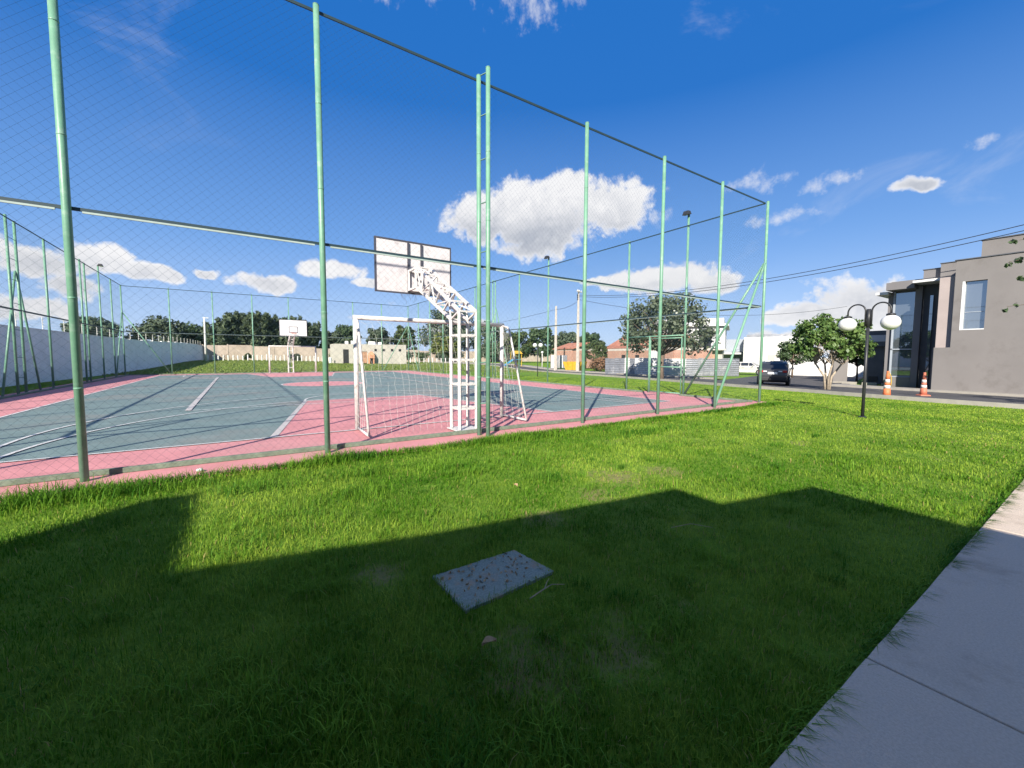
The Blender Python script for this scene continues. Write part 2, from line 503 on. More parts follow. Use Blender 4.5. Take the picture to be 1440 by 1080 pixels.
# ------------------------------------------------------------------ mesh helpers
class MB:
    def __init__(s):
        s.v = []
        s.f = []

    def add(s, vs_, fs_):
        o = len(s.v)
        s.v += [tuple(q) for q in vs_]
        s.f += [tuple(i+o for i in q) for q in fs_]
        return s

    def box(s, c, d, rz=0.):
        x, y, z = d[0]/2, d[1]/2, d[2]/2
        cs, sn = math.cos(rz), math.sin(rz)
        vs_ = []
        for dz in (-z, z):
            for dx, dy in ((-x, -y), (x, -y), (x, y), (-x, y)):
                vs_.append((c[0]+dx*cs-dy*sn, c[1]+dx*sn+dy*cs, c[2]+dz))
        return s.add(vs_, [(3, 2, 1, 0), (4, 5, 6, 7), (0, 1, 5, 4), (1, 2, 6, 5), (2, 3, 7, 6), (3, 0, 4, 7)])

    def ext(s, x0, x1, y0, y1, z0, z1):
        return s.box(((x0+x1)/2, (y0+y1)/2, (z0+z1)/2), (x1-x0, y1-y0, z1-z0))

    def prism(s, poly, z0, z1):
        n = len(poly)
        a = sum(poly[i][0]*poly[(i+1) % n][1]-poly[(i+1) % n][0]*poly[i][1] for i in range(n))
        if a < 0:
            poly = poly[::-1]
        vs_ = [(x, y, z0) for x, y in poly]+[(x, y, z1) for x, y in poly]
        fs_ = [tuple(range(n))[::-1], tuple(range(n, 2*n))]
        fs_ += [(i, (i+1) % n, n+(i+1) % n, n+i) for i in range(n)]
        return s.add(vs_, fs_)

    def tube(s, pts, r, n=8, caps=True):
        pts = [Vector(q) for q in pts]
        rs = r if isinstance(r, (list, tuple)) else [r]*len(pts)
        ref = None
        o = len(s.v)
        for i, q in enumerate(pts):
            t = (pts[min(i+1, len(pts)-1)]-pts[max(i-1, 0)]).normalized()
            if ref is None:
                ref = t.orthogonal().normalized()
                if abs(t.z) < .9:
                    ref = Vector((0, 0, 1)).cross(t).normalized()
            ref = (ref-t*ref.dot(t)).normalized()
            bi = t.cross(ref)
            for k in range(n):
                a = 2*math.pi*(k+.5)/n
                s.v.append(tuple(q+(ref*math.cos(a)+bi*math.sin(a))*rs[i]))
        for i in range(len(pts)-1):
            for k in range(n):
                k2 = (k+1) % n
                s.f.append((o+i*n+k, o+i*n+k2, o+(i+1)*n+k2, o+(i+1)*n+k))
        if caps:
            s.f.append(tuple(o+k for k in range(n))[::-1])
            s.f.append(tuple(o+(len(pts)-1)*n+k for k in range(n)))
        return s

    def bar(s, p0, p1, w):
        """square steel bar"""
        return s.tube([p0, p1], w/2*1.414, 4)

    def sphere(s, c, r, nu=20, nv=14, sz=1., z0=-1.):
        o = len(s.v)
        for j in range(nv+1):
            a = -math.pi/2+math.pi*j/nv
            for i in range(nu):
                bq = 2*math.pi*i/nu
                s.v.append((c[0]+r*math.cos(a)*math.cos(bq), c[1]+r*math.cos(a)*math.sin(bq), c[2]+r*sz*math.sin(a)))
        for j in range(nv):
            for i in range(nu):
                s.f.append((o+j*nu+i, o+j*nu+(i+1) % nu, o+(j+1)*nu+(i+1) % nu, o+(j+1)*nu+i))
        return s

    def lathe(s, prof, c=(0, 0, 0), n=20):
        o = len(s.v)
        for (r, z) in prof:
            for i in range(n):
                a = 2*math.pi*i/n
                s.v.append((c[0]+r*math.cos(a), c[1]+r*math.sin(a), c[2]+z))
        for j in range(len(prof)-1):
            for i in range(n):
                s.f.append((o+j*n+i, o+j*n+(i+1) % n, o+(j+1)*n+(i+1) % n, o+(j+1)*n+i))
        s.f.append(tuple(o+i for i in range(n))[::-1])
        s.f.append(tuple(o+(len(prof)-1)*n+i for i in range(n)))
        return s

    def mesh(s, name, mt, smooth=False):
        me = bpy.data.meshes.new(name)
        me.from_pydata(s.v, [], s.f)
        me.materials.append(MATS[mt] if isinstance(mt, str) else mt)
        if smooth:
            me.polygons.foreach_set('use_smooth', [True]*len(me.polygons))
        me.update()
        return me

    def build(s, name, mt, parent=None, loc=(0, 0, 0), rz=0., smooth=False, bevel=0.):
        return obj(name, s.mesh(name, mt, smooth), parent, loc, rz, bevel)


def obj(name, me, parent=None, loc=(0, 0, 0), rz=0., bevel=0.):
    o = bpy.data.objects.new(name, me)
    COL.objects.link(o)
    o.location = loc
    o.rotation_euler = (0, 0, rz)
    if parent is not None:
        o.parent = parent
    if bevel:
        bv = o.modifiers.new('bevel', 'BEVEL')
        bv.width = bevel
        bv.segments = 2
        bv.limit_method = 'ANGLE'
    return o


def tag(o, label, cat, group=None):
    o['label'] = label
    o['category'] = cat
    if group:
        o['group'] = group
    return o


def thing(name, label, cat, loc=(0, 0, 0), rz=0., group=None):
    o = bpy.data.objects.new(name, None)
    o.empty_display_size = .2
    COL.objects.link(o)
    o.location = loc
    o.rotation_euler = (0, 0, rz)
    return tag(o, label, cat, group)


def copy_tree(o, loc, rz, label=None, parent=None):
    c = o.copy()
    COL.objects.link(c)
    c.parent = parent
    if parent is None:
        c.location = loc
        c.rotation_euler = (0, 0, rz)
    if label:
        c['label'] = label
    for ch in list(o.children):
        copy_tree(ch, None, None, None, c)
    return c


def struct(o, kind='structure'):
    o['kind'] = kind
    return o


def S(a, b_, t):
    t = np.clip((t-a)/(b_-a), 0, 1)
    return t*t*(3-2*t)


def gz(X, Y):
    """height of the ground: the lawn falls towards the road and rises a little far behind the court"""
    return -.6*np.clip((X-13.5)/20, 0, 1)*(1-S(40, 60, Y))+.5*S(42, 80, Y)*(1-S(0, 25, X))


def G(x, y):
    return float(gz(np.float64(x), np.float64(y)))


# ------------------------------------------------------------------ court numbers
CX, CY, BAY, LEN = 13.17, 6.186, 2.4326, 30.907        # right near corner post, bay width, length
X0 = CX-8*BAY
BAYL = LEN/12
YF = CY+LEN
MX, MY = (X0+CX)/2, CY+LEN/2
H_TOP, H_MID = 5.92, 2.91

# ------------------------------------------------------------------ the ground
xs = np.concatenate([np.linspace(-400, -40, 10), np.linspace(-30, 60, 91), np.linspace(70, 420, 12)])
ys = np.concatenate([np.linspace(-200, -20, 8), np.linspace(-10, 95, 106), np.linspace(110, 600, 14)])
gx, gy = np.meshgrid(xs, ys)
gzv = gz(gx, gy)-.035
inside = (gx > X0-.2) & (gx < CX+.2) & (gy > CY-.2) & (gy < YF+.2)
gzv = np.where(inside, -.06, gzv)
vv = np.stack([gx.ravel(), gy.ravel(), gzv.ravel()], 1)
nx, ny = len(xs), len(ys)
ff = [(j*nx+i, j*nx+i+1, (j+1)*nx+i+1, (j+1)*nx+i) for j in range(ny-1) for i in range(nx-1)]
lawn = struct(MB().add(vv.tolist(), ff).build('lawn', 'lawn', smooth=True))

# court slab and painted fields
ct = MB()
ct.ext(X0-.35, CX+.35, CY-.36, YF+.35, -.22, 0)
court = struct(ct.build('sports_court', 'court_pink', bevel=.01))
SX0, SX1, SY0, SY1 = MX-7.75, MX+7.6, 7.80, 2*MY-7.80
MB().add([(SX0, SY0, .004), (SX1, SY0, .004), (SX1, SY1, .004), (SX0, SY1, .004)], [(0, 1, 2, 3)]).build('teal_field', 'court_teal', court)


def key_poly(sgn):
    y0 = SY0 if sgn > 0 else SY1
    y1 = y0+sgn*5.8
    return [(MX-3.0, y0), (MX+3.0, y0), (MX+1.8, y1), (MX-1.8, y1)]


for sgn in (1, -1):
    p_ = key_poly(sgn)
    if sgn < 0:
        p_ = p_[::-1]
    MB().add([(x, y, .008) for x, y in p_], [(0, 1, 2, 3)]).build('key_field', 'court_pink', court)
cir_ = [(MX+1.8*math.cos(2*math.pi*k/48), MY+1.8*math.sin(2*math.pi*k/48)) for k in range(48)]
MB().add([(x, y, .008) for x, y in cir_], [tuple(range(48))]).build('centre_circle_field', 'court_pink', court)


def stripe(pts, w, name, mt, z, closed=False):
    P = [Vector((x, y, 0)) for x, y in pts]
    n = len(P)
    vs_, fs_ = [], []
    for i in range(n):
        a = P[(i-1) % n] if closed or i > 0 else P[i]
        c = P[(i+1) % n] if closed or i < n-1 else P[i]
        t = (c-a).normalized()
        nn = Vector((-t.y, t.x, 0))*w/2
        vs_ += [(P[i]-nn)[:2]+(z,), (P[i]+nn)[:2]+(z,)]
    for i in range(n if closed else n-1):
        k = (i+1) % n
        fs_.append((2*i, 2*k, 2*k+1, 2*i+1))
    return MB().add([tuple(q) for q in vs_], fs_).build(name, mt, court)


stripe([(SX0, SY0), (SX0, SY1)], .06, 'side_line', 'line_white', .012)
stripe([(SX1, SY0), (SX1, SY1)], .06, 'side_line', 'line_white', .012)
stripe([(SX0-.03, SY0), (SX1+.03, SY0)], .06, 'end_line', 'line_white', .0125)
stripe([(SX0-.03, SY1), (SX1+.03, SY1)], .06, 'end_line', 'line_white', .0125)
stripe([(SX0, MY), (SX1, MY)], .06, 'half_line', 'line_white', .013)
stripe(cir_, .06, 'centre_circle', 'line_white', .0135, True)
for sgn in (1, -1):
    y0 = SY0 if sgn > 0 else SY1
    k = key_poly(sgn)
    stripe([k[0], k[3], k[2], k[1]], .11, 'key_line', 'line_pale', .0145)
    yb = y0+sgn*1.6
    arc = [(MX+6.4*math.cos(a), yb+sgn*6.4*math.sin(a)) for a in np.linspace(0, math.pi, 60)]
    stripe([(MX+6.4, y0)]+arc+[(MX-6.4, y0)], .055, 'three_point_line', 'line_white', .0155)
    arc = [(MX+6.1*math.cos(a), y0+sgn*6.1*math.sin(a)) for a in np.linspace(0, math.pi, 60)]
    stripe(arc, .055, 'goal_area_line', 'line_white', .0165)
    arc = [(MX+1.8*math.cos(a), y0+sgn*(5.8+1.8*math.sin(a))) for a in np.linspace(0, math.pi, 30)]
    stripe(arc, .055, 'free_throw_arc', 'line_white', .0172)
    stripe([(MX-4.5, MY-sgn*3), (MX+4.5, MY-sgn*3)], .05, 'volleyball_line', 'line_white', .0182)
    stripe([(MX-4.5, MY-sgn*9), (MX+4.5, MY-sgn*9)], .05, 'volleyball_line', 'line_white', .0188)
    stripe([(MX+sgn*4.5, MY-9), (MX+sgn*4.5, MY+9)], .12, 'volleyball_line', 'line_pale', .0194)

# concrete path in front of the clubhouse, in cast slabs
path = struct(MB().ext(-8.2, 18.9, -1.25, .50, -.14, -.03).build('path', 'concrete'))
xj = [-8.1, -5.5, -2.9, -.3, 2.33, 4.98, 7.6, 10.25, 12.9, 15.5, 18.2]
for i in range(len(xj)-1):
    m_ = MB()
    x0, x1 = xj[i]+.006, xj[i+1]-.006
    n = 18
    front = [(x0+(x1-x0)*k/n, .585+rng.normal(0, .001)) for k in range(n+1)]
    m_.prism([(x0, -1.2), (x1, -1.2)]+front[::-1], -.06, .012+rng.uniform(-.003, .003))
    m_.build('slab', 'concrete', path, bevel=.006)

# road with kerbs
NEAR = [(20.9, -60), (20.85, 0), (21.1, 3), (21.8, 6), (22.9, 9), (24.0, 13), (26.0, 18.5), (28.4, 26), (31.0, 38), (32.6, 50), (33.6, 70), (33.8, 110)]
FAR = [(32.2, -60), (32.2, 2), (32.7, 5.5), (33.1, 8.2), (33.6, 10.5), (34.2, 14), (34.6, 19), (35.0, 27), (35.6, 38), (36.6, 50), (37.4, 70), (37.6, 110)]


def resample(P, n):
    P = np.array(P, float)
    d = np.concatenate([[0], np.cumsum(np.hypot(*np.diff(P, axis=0).T))])
    t = np.linspace(0, d[-1], n)
    return np.stack([np.interp(t, d, P[:, 0]), np.interp(t, d, P[:, 1])], 1)


N_ = 120
A_, B_ = resample(NEAR, N_), resample(FAR, N_)
vs_, fs_ = [], []
for i in range(N_):
    for t in np.linspace(0, 1, 6):
        q = A_[i]*(1-t)+B_[i]*t
        vs_.append((q[0], q[1], G(*q)+.012))
for i in range(N_-1):
    for k in range(5):
        fs_.append((i*6+k, i*6+k+1, (i+1)*6+k+1, (i+1)*6+k))
road = struct(MB().add(vs_, fs_).build('road', 'asphalt', smooth=True))
# forecourt of the gate lodge and the side street
vs_, fs_ = [], []
for i, y in enumerate(np.linspace(10.6, 19.2, 10)):
    for x in np.linspace(34.0, 62, 16):
        vs_.append((x, y+.22*(x-34), G(x, y+.22*(x-34))+.006))
for i in range(9):
    for k in range(15):
        fs_.append((i*16+k, i*16+k+1, (i+1)*16+k+1, (i+1)*16+k))
struct(MB().add(vs_, fs_).build('side_street', 'asphalt'))


def kerb(P, side, name, gaps=()):
    m_ = MB()
    Q = resample(P, 160)
    vs_, fs_ = [], []
    for i in range(160):
        t = Q[min(i+1, 159)]-Q[max(i-1, 0)]
        t /= np.hypot(*t)
        nn = np.array([-t[1], t[0]])*side
        z = G(*Q[i])
        for d, dz in ((0, -.1), (0, .12), (.16, .125), (.16, -.1)):
            q = Q[i]+nn*d
            vs_.append((q[0], q[1], z+dz))
    for i in range(159):
        if any(a < Q[i][1] < c for a, c in gaps):
            continue
        for k in range(3):
            q = (i*4+k, i*4+k+1, (i+1)*4+k+1, (i+1)*4+k)
            fs_.append(q if side > 0 else q[::-1])
    return struct(m_.add(vs_, fs_).build(name, 'kerb_stone'))


kerb(NEAR, 1, 'kerb')
kerb(FAR, -1, 'kerb', ((10.6, 19.5),))
# far pavement
vs_, fs_ = [], []
for i in range(N_):
    for t in (.16, .9, 1.7):
        vs_.append((B_[i][0]+t, B_[i][1], G(B_[i][0]+t, B_[i][1])+.115))
for i in range(N_-1):
    if 10.2 < B_[i][1] < 19.8:
        continue
    for k in range(2):
        fs_.append((i*3+k, i*3+k+1, (i+1)*3+k+1, (i+1)*3+k))
struct(MB().add(vs_, fs_).build('pavement', 'sidewalk'))
# parking bay marks along the near kerb
for k, (x0, y0, x1, y1) in enumerate([(21.75, 5.72, 23.7, 5.75), (21.5, 4.84, 23.7, 4.86), (21.3, 3.82, 23.4, 3.82), (21.1, 2.98, 22.9, 2.95), (21.05, 2.16, 22.8, 2.12), (21.0, 1.2, 22.8, 1.15), (21.0, .2, 22.8, .15)]):
    m_ = MB()
    n = 4
    vs_, fs_ = [], []
    for i in range(n+1):
        x = x0+(x1-x0)*i/n
        y = y0+(y1-y0)*i/n
        for d in (-.06, .06):
            vs_.append((x, y+d, G(x, y)+.02))
    fs_ = [(2*i, 2*i+2, 2*i+3, 2*i+1) for i in range(n)]
    m_.add(vs_, fs_).build('parking_line', 'road_paint', road)

# ------------------------------------------------------------------ the clubhouse behind the camera (it throws the foreground shade)
def unshadow(x, y, z):
    k = z/math.tan(SUN_EL)
    return (x-SH.x*k, y-SH.y*k)


club = thing('clubhouse', 'low flat roofed clubhouse beside the concrete path, shading the lawn', 'building', (-4, -3, 0))
def loc_poly(P):
    return [(x+4, y+3) for x, y in P]


HR = 3.2
roofp = [unshadow(*q, HR) for q in [(-3.5, 3.87), (-.49, 3.33), (1.16, 2.95), (3.79, 2.57), (3.76, 2.06), (5.11, 1.80), (4.96, .5)]]
roofp += [(roofp[-1][0], -9.), (-12, -9.), (-12, roofp[0][1]+.3)]
MB().prism(loc_poly(roofp), HR-.28, HR).build('roof', 'white_plaster', club, bevel=.01)
MB().prism(loc_poly([(-11.2, -8.4), (.2, -8.4), (.2, -3.2), (-1.2, -2.6), (-5.2, -1.9), (-11.2, -1.6)]), -.1, HR-.28).build('wall', 'cream_plaster', club)
TZ = 4.2
tx1, ty1 = unshadow(-.40, 5.15, TZ)
MB().prism(loc_poly([(tx1-.41, ty1), (tx1, ty1-.02), (tx1+.02, ty1-1.95), (tx1-.41, ty1-2.2)]), HR+.002, TZ).build('parapet', 'white_plaster', club, bevel=.01)
MB().prism(loc_poly([(tx1-.41, ty1), (tx1, ty1-.02), (tx1+.02, ty1-.5), (tx1-.41, ty1-.5)]), -.05, HR-.30).build('pillar', 'white_plaster', club, bevel=.01)

# ------------------------------------------------------------------ chain link fence
_post_cache = {}


def chain(mb, x0, x1, z0, z1, y, pitch=.10, r=.0008):
    """diamond mesh of straight wires between two posts"""
    for sgn in (1, -1):
        c0 = (z0-sgn*x1) if sgn > 0 else (z0+x0)
        lo = min(z0-sgn*x0, z0-sgn*x1)
        hi = max(z1-sgn*x0, z1-sgn*x1)
        k = math.ceil(lo/pitch)
        while k*pitch < hi:
            c = k*pitch                      # z = sgn*x + c
            xa, xb = x0, x1
            za, zb = sgn*xa+c, sgn*xb+c
            pts = []
            t0, t1 = 0., 1.
            dz = zb-za
            if dz > 0:
                t0 = max(t0, (z0-za)/dz)
                t1 = min(t1, (z1-za)/dz)
            else:
                t0 = max(t0, (z1-za)/dz)
                t1 = min(t1, (z0-za)/dz)
            if t1-t0 > .01:
                yy = y+sgn*r*.8
                mb.tube([(xa+(xb-xa)*t0, yy, za+dz*t0), (xa+(xb-xa)*t1, yy, za+dz*t1)], r, 3, False)
            k += 1


def fence_side(name, label, origin, ang, n, bay, first=0, skip_bays=(), corner_posts=True, doubles=(), a_brace=(), corner_brace=True, tall=()):
    """local x runs along the fence, local -y points outward"""
    t = thing(name, label, 'fence', (*origin, 0), ang)
    L_ = n*bay
    pm = {}

    def post_mesh(h):
        if h not in pm:
            mb = MB()
            mb.tube([(0, 0, -.05), (0, 0, h)], .038, 14)
            mb.lathe([(.040, h), (.040, h+.006), (.01, h+.016)], n=14)
            for zz in (1.0, 1.95, 3.6, 4.7):
                mb.lathe([(.0384, zz), (.0405, zz+.004), (.0405, zz+.014), (.0384, zz+.018)], n=14)
            pm[h] = mb.mesh('post', 'green_paint', True)
        return pm[h]
    for k in range(n+1):
        if not corner_posts and k in (0, n):
            continue
        h = H_TOP+.03
        if k in tall:
            h = H_TOP+.32
        obj('post', post_mesh(h), t, (k*bay, 0, 0))
        if k in doubles:
            d = doubles[k]
            obj('post', post_mesh(H_TOP+.10), t, (k*bay+d[0], d[1], 0))
            mb = MB()
            for zz in (.55, 1.25, 2.2, 3.1, 3.9, 4.6, 5.3, H_TOP+.02):
                mb = MB()
                mb.tube([(k*bay, 0, zz), (k*bay+d[0], d[1], zz+.02)], .011, 6)
                mb.build('rung', 'rail_green', t)
    a, c = (.05, L_-.05)
    for z in (H_TOP, H_MID):
        MB().ext(a, c, .034, .052, z-.036, z).build('rail', 'rail_dark', t)
        if z == H_MID:      # pale flat strip just under the middle rail
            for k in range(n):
                MB().ext(k*bay+.11, (k+1)*bay-.09, .022, .040, z-.056, z-.0365).build('pale_strip', 'rail_pale', t)
    for k in range(n):
        if k in skip_bays:
            continue
        for (z0, z1) in ((.03, H_MID-.03), (H_MID-.06, H_TOP-.01)):
            mb = MB()
            chain(mb, k*bay+.02, (k+1)*bay-.02, z0, z1, .054)
            mb.build('mesh_panel', 'wire', t)
    # kerb that the mesh is set in
    mb = MB()
    mb.ext(.1, L_-.1, .19, .25, .001, .065)
    if skip_bays:
        mb = MB()
        mb.ext(.1, skip_bays[0]*bay-.02, .19, .25, .001, .065)
        mb.ext(skip_bays[0]*bay+1.55, L_-.1, .19, .25, .001, .065)
    mb.build('base_kerb', 'kerb_green', t, bevel=.008)
    if corner_brace:
        MB().tube([(.03, .0, 4.16), (bay-.05, .02, .03)], .034, 10).build('brace', 'green_paint', t, smooth=True)
        MB().tube([(L_-.03, .0, 4.16), (L_-bay+.05, .02, .03)], .034, 10).build('brace', 'green_paint', t, smooth=True)
    for k in a_brace:
        for sgn in (-1, 1):
            MB().tube([(k*bay+sgn*.02, -.05, 4.25), (k*bay+sgn*1.55, -.08, -.02)], .032, 10).build('brace', 'green_paint', t, smooth=True)
    return t


fence_near = fence_side('court_fence', 'tall green chain link fence between the lawn and the goal end of the court', (X0, CY), 0, 8, BAY, doubles={4: (.085, -.16)})
fence_right = fence_side('court_fence', 'tall green chain link fence with a gate, along the court side facing the road', (CX, CY), R(90), 12, BAYL, skip_bays=(1,), corner_posts=False, doubles={6: (.35, -.03)}, a_brace=(6,), tall=(1, 4, 10))
fence_far = fence_side('court_fence', 'green chain link fence across the end of the court by the small cream building', (CX, YF), R(180), 8, BAY)
fence_left = fence_side('court_fence', 'green chain link fence along the court side below the long white wall', (X0, YF), R(270), 12, BAYL, corner_posts=False, doubles={6: (.55, -.03), 3: (.55, -.03)}, a_brace=(6,), tall=(2, 8))

# gate in the right hand fence (local frame of that fence: x along it)
t = fence_right
g0, g1, gh = BAYL+.04, BAYL+1.49, 2.10
for x_ in (g0+.02, g1-.02):
    pass
MB().tube([(g1, 0, -.05), (g1, 0, gh+.06)], .034, 12).build('gate_post', 'green_paint', t, smooth=True)
MB().tube([(g0-.02, 0, gh+.04), (2*BAYL-.04, 0, gh+.04)], .026, 10).build('gate_lintel', 'green_paint', t, smooth=True)
for (z0, z1) in ((gh+.06, H_MID-.03), (H_MID-.06, H_TOP-.01)):
    mb = MB()
    chain(mb, BAYL+.02, 2*BAYL-.02, z0, z1, .054)
    mb.build('mesh_panel', 'wire', t)
mb = MB()
chain(mb, g1+.03, 2*BAYL-.02, .03, gh+.02, .054)
mb.build('mesh_panel', 'wire', t)
gate = MB()
for (a, c) in (((g0+.06, .02, .06), (g0+.06, .02, gh-.05)), ((g1-.06, .02, .06), (g1-.06, .02, gh-.05)), ((g0+.06, .02, .06), (g1-.06, .02, .06)), ((g0+.06, .02, gh-.05), (g1-.06, .02, gh-.05)), ((g0+.06, .02, 1.0), (g1-.06, .02, 1.0))):
    gate.tube([a, c], .022, 8)
go = gate.build('gate', 'green_paint', t, smooth=True)
mb = MB()
chain(mb, g0+.07, g1-.07, .07, gh-.06, .03)
mb.build('mesh_panel', 'wire', go)
MB().box((g1-.09, -.03, 1.05), (.05, .06, .14)).build('latch', 'black_metal', go, bevel=.006)

# floodlights on the taller posts
FL = [(CX, CY+BAYL, 90, 'small floodlight on the fence post beside the gate'), (CX, CY+4*BAYL, 90, 'small floodlight on the roadside fence post between gate and braced double post'),
      (CX, CY+10*BAYL, 90, 'small floodlight on the roadside fence post towards the far court end'), (X0, YF-2*BAYL, 270, 'small floodlight above the white wall fence, towards the far court end'), (X0, YF-8*BAYL, 270, 'small floodlight above the white wall fence, towards the lawn end')]
for (x, y, a, lb) in FL:
    t = thing('floodlight', lb, 'floodlight', (x, y, H_TOP+.335), R(a), 'floodlights on the court fence')
    t.scale = (.75, .75, .75)
    mb = MB()
    mb.tube([(0, 0, -.05), (0, 0, .05)], .05, 12)
    mb.box((0, .03, .06), (.30, .03, .03))
    mb.build('bracket', 'black_metal', t)
    h_ = MB()
    h_.add([(-.15, .04, .02), (.15, .04, .02), (.15, .30, -.02), (-.15, .30, -.02), (-.12, .04, .17), (.12, .04, .17), (.12, .24, .17), (-.12, .24, .17)],
           [(3, 2, 1, 0), (4, 5, 6, 7), (0, 1, 5, 4), (1, 2, 6, 5), (2, 3, 7, 6), (3, 0, 4, 7)])
    h_.build('housing', 'black_metal', t, bevel=.008)
    MB().add([(-.13, .07, .012), (.13, .07, .012), (.13, .28, -.02), (-.13, .28, -.02)], [(3, 2, 1, 0)]).build('lens', 'window_glass', t)

# ------------------------------------------------------------------ basketball stands
def basketball_stand(label, loc, rz, group):
    """origin at the foot of the column, +y towards the court"""
    t = thing('basketball_stand', label, 'basketball hoop', loc, rz, group)
    s = .17
    zc = 2.16
    MB().ext(-.24, .24, -.24, .24, .0205, .04).build('base_plate', 'white_steel', t, bevel=.008)
    for sx in (-1, 1):
        for sy in (-1, 1):
            MB().bar((sx*s, sy*s, .045), (sx*s, sy*s, zc-(.10 if sy > 0 else 0)), .05).build('column_leg', 'white_steel', t)
    for z in (.42, .86, 1.30, 1.74):
        mb = MB()
        for sx in (-1, 1):
            mb.bar((sx*s, -s, z), (sx*s, s, z), .038)
            mb.bar((-s, sx*s, z), (s, sx*s, z), .038)
        mb.build('column_ring', 'white_steel', t)
    # cranked lattice arm
    LT = [((sx*s, -s, zc), (sx*.15, 1.95, 3.30)) for sx in (-1, 1)]
    LB = [((sx*s, s, zc-.12), (sx*.15, 2.02, 2.90)) for sx in (-1, 1)]
    for (a, c) in LT+LB:
        MB().bar(a, c, .05).build('arm_rail', 'white_steel', t)
    ns = 5
    for k in range(ns+1):
        f = k/ns
        P = [Vector(a).lerp(Vector(c), f) for a, c in (LT[0], LT[1], LB[1], LB[0])]
        mb = MB()
        for i in range(4):
            mb.bar(P[i], P[(i+1) % 4], .030)
        if k < ns:
            Q = [Vector(a).lerp(Vector(c), f+1/ns) for a, c in (LT[0], LT[1], LB[1], LB[0])]
            e = k % 2
            mb.bar(P[1-e], Q[e], .022)
            mb.bar(P[1] if e else P[2], Q[2] if e else Q[1], .024)
            mb.bar(P[0] if e else P[3], Q[3] if e else Q[0], .024)
        mb.build('arm_brace', 'white_steel', t)
    # box frame between arm and backboard
    mb = MB()
    yb = 2.44
    for sx in (-1, 1):
        for z in (2.86, 3.28):
            mb.bar((sx*.15, 1.96, z), (sx*.15, yb-.03, z), .042)
        for y in (1.97, yb-.04):
            mb.bar((sx*.15, y, 2.84), (sx*.15, y, 3.30), .042)
    for z in (2.86, 3.28):
        for y in (1.97, yb-.04):
            mb.bar((-.15, y, z), (.15, y, z), .042)
    mb.bar((-.15, 1.97, 2.86), (.15, yb-.04, 2.86), .03)
    mb.build('board_bracket', 'white_steel', t)
    board = MB().ext(-.88, .88, yb, yb+.025, 2.80, 3.93).build('backboard', 'board_white', t)
    MB().ext(-.875, .875, yb+.027, yb+.031, 2.805, 3.925).build('front_face', 'board_front', board)
    mb = MB()
    for (x0, x1, z0, z1) in ((-.905, .905, 3.925, 3.955), (-.905, .905, 2.775, 2.805), (-.905, -.875, 2.806, 3.924), (.875, .905, 2.806, 3.924)):
        mb.ext(x0, x1, yb-.012, yb+.036, z0, z1)
    mb.build('frame', 'board_dark', board)
    for sx in (-1, 1):
        MB().ext(sx*.155-.022, sx*.155+.022, yb-.035, yb-.001, 2.81, 3.92).build('back_bar', 'board_dark', board)
    mb = MB()
    for (x0, x1, z0, z1) in ((-.295, .295, 3.43, 3.47), (-.295, .295, 3.02, 3.06), (-.295, -.255, 3.061, 3.429), (.255, .295, 3.061, 3.429)):
        mb.ext(x0, x1, yb+.032, yb+.034, z0, z1)
    mb.build('target_square', 'board_dark', board)
    hz_ = 2.98
    ring = MB().tube([(.225*math.cos(a), yb+.40+.225*math.sin(a), hz_) for a in np.linspace(0, 2*math.pi, 33)], .010, 8)
    ring.bar((-.07, yb+.03, hz_), (-.06, yb+.18, hz_), .02)
    ring.bar((.07, yb+.03, hz_), (.06, yb+.18, hz_), .02)
    ho = ring.build('rim', 'hoop_red', t, smooth=True)
    mb = MB()
    for k in range(12):
        a = 2*math.pi*k/12
        for sg in (-1, 1):
            pts = []
            for j in range(6):
                f = j/5
                rr = .225-.10*f
                aa = a+sg*.26*f*2
                pts.append((rr*math.cos(aa), yb+.40+rr*math.sin(aa), hz_-.40*f+random.uniform(-.01, .01)))
            if random.random() < .75:
                mb.tube(pts[:random.randint(3, 6)], .003, 3, False)
    mb.build('hoop_net', 'net', ho)
    return t


st = basketball_stand('white lattice basketball stand with dark barred board back, by the double fence post', (3.44, 6.76, 0), 0, None)
st2 = copy_tree(st, (2*MX-3.44, 2*MY-6.76, 0), math.pi, 'white lattice basketball stand facing the lawn, at the grass bank end of the court')

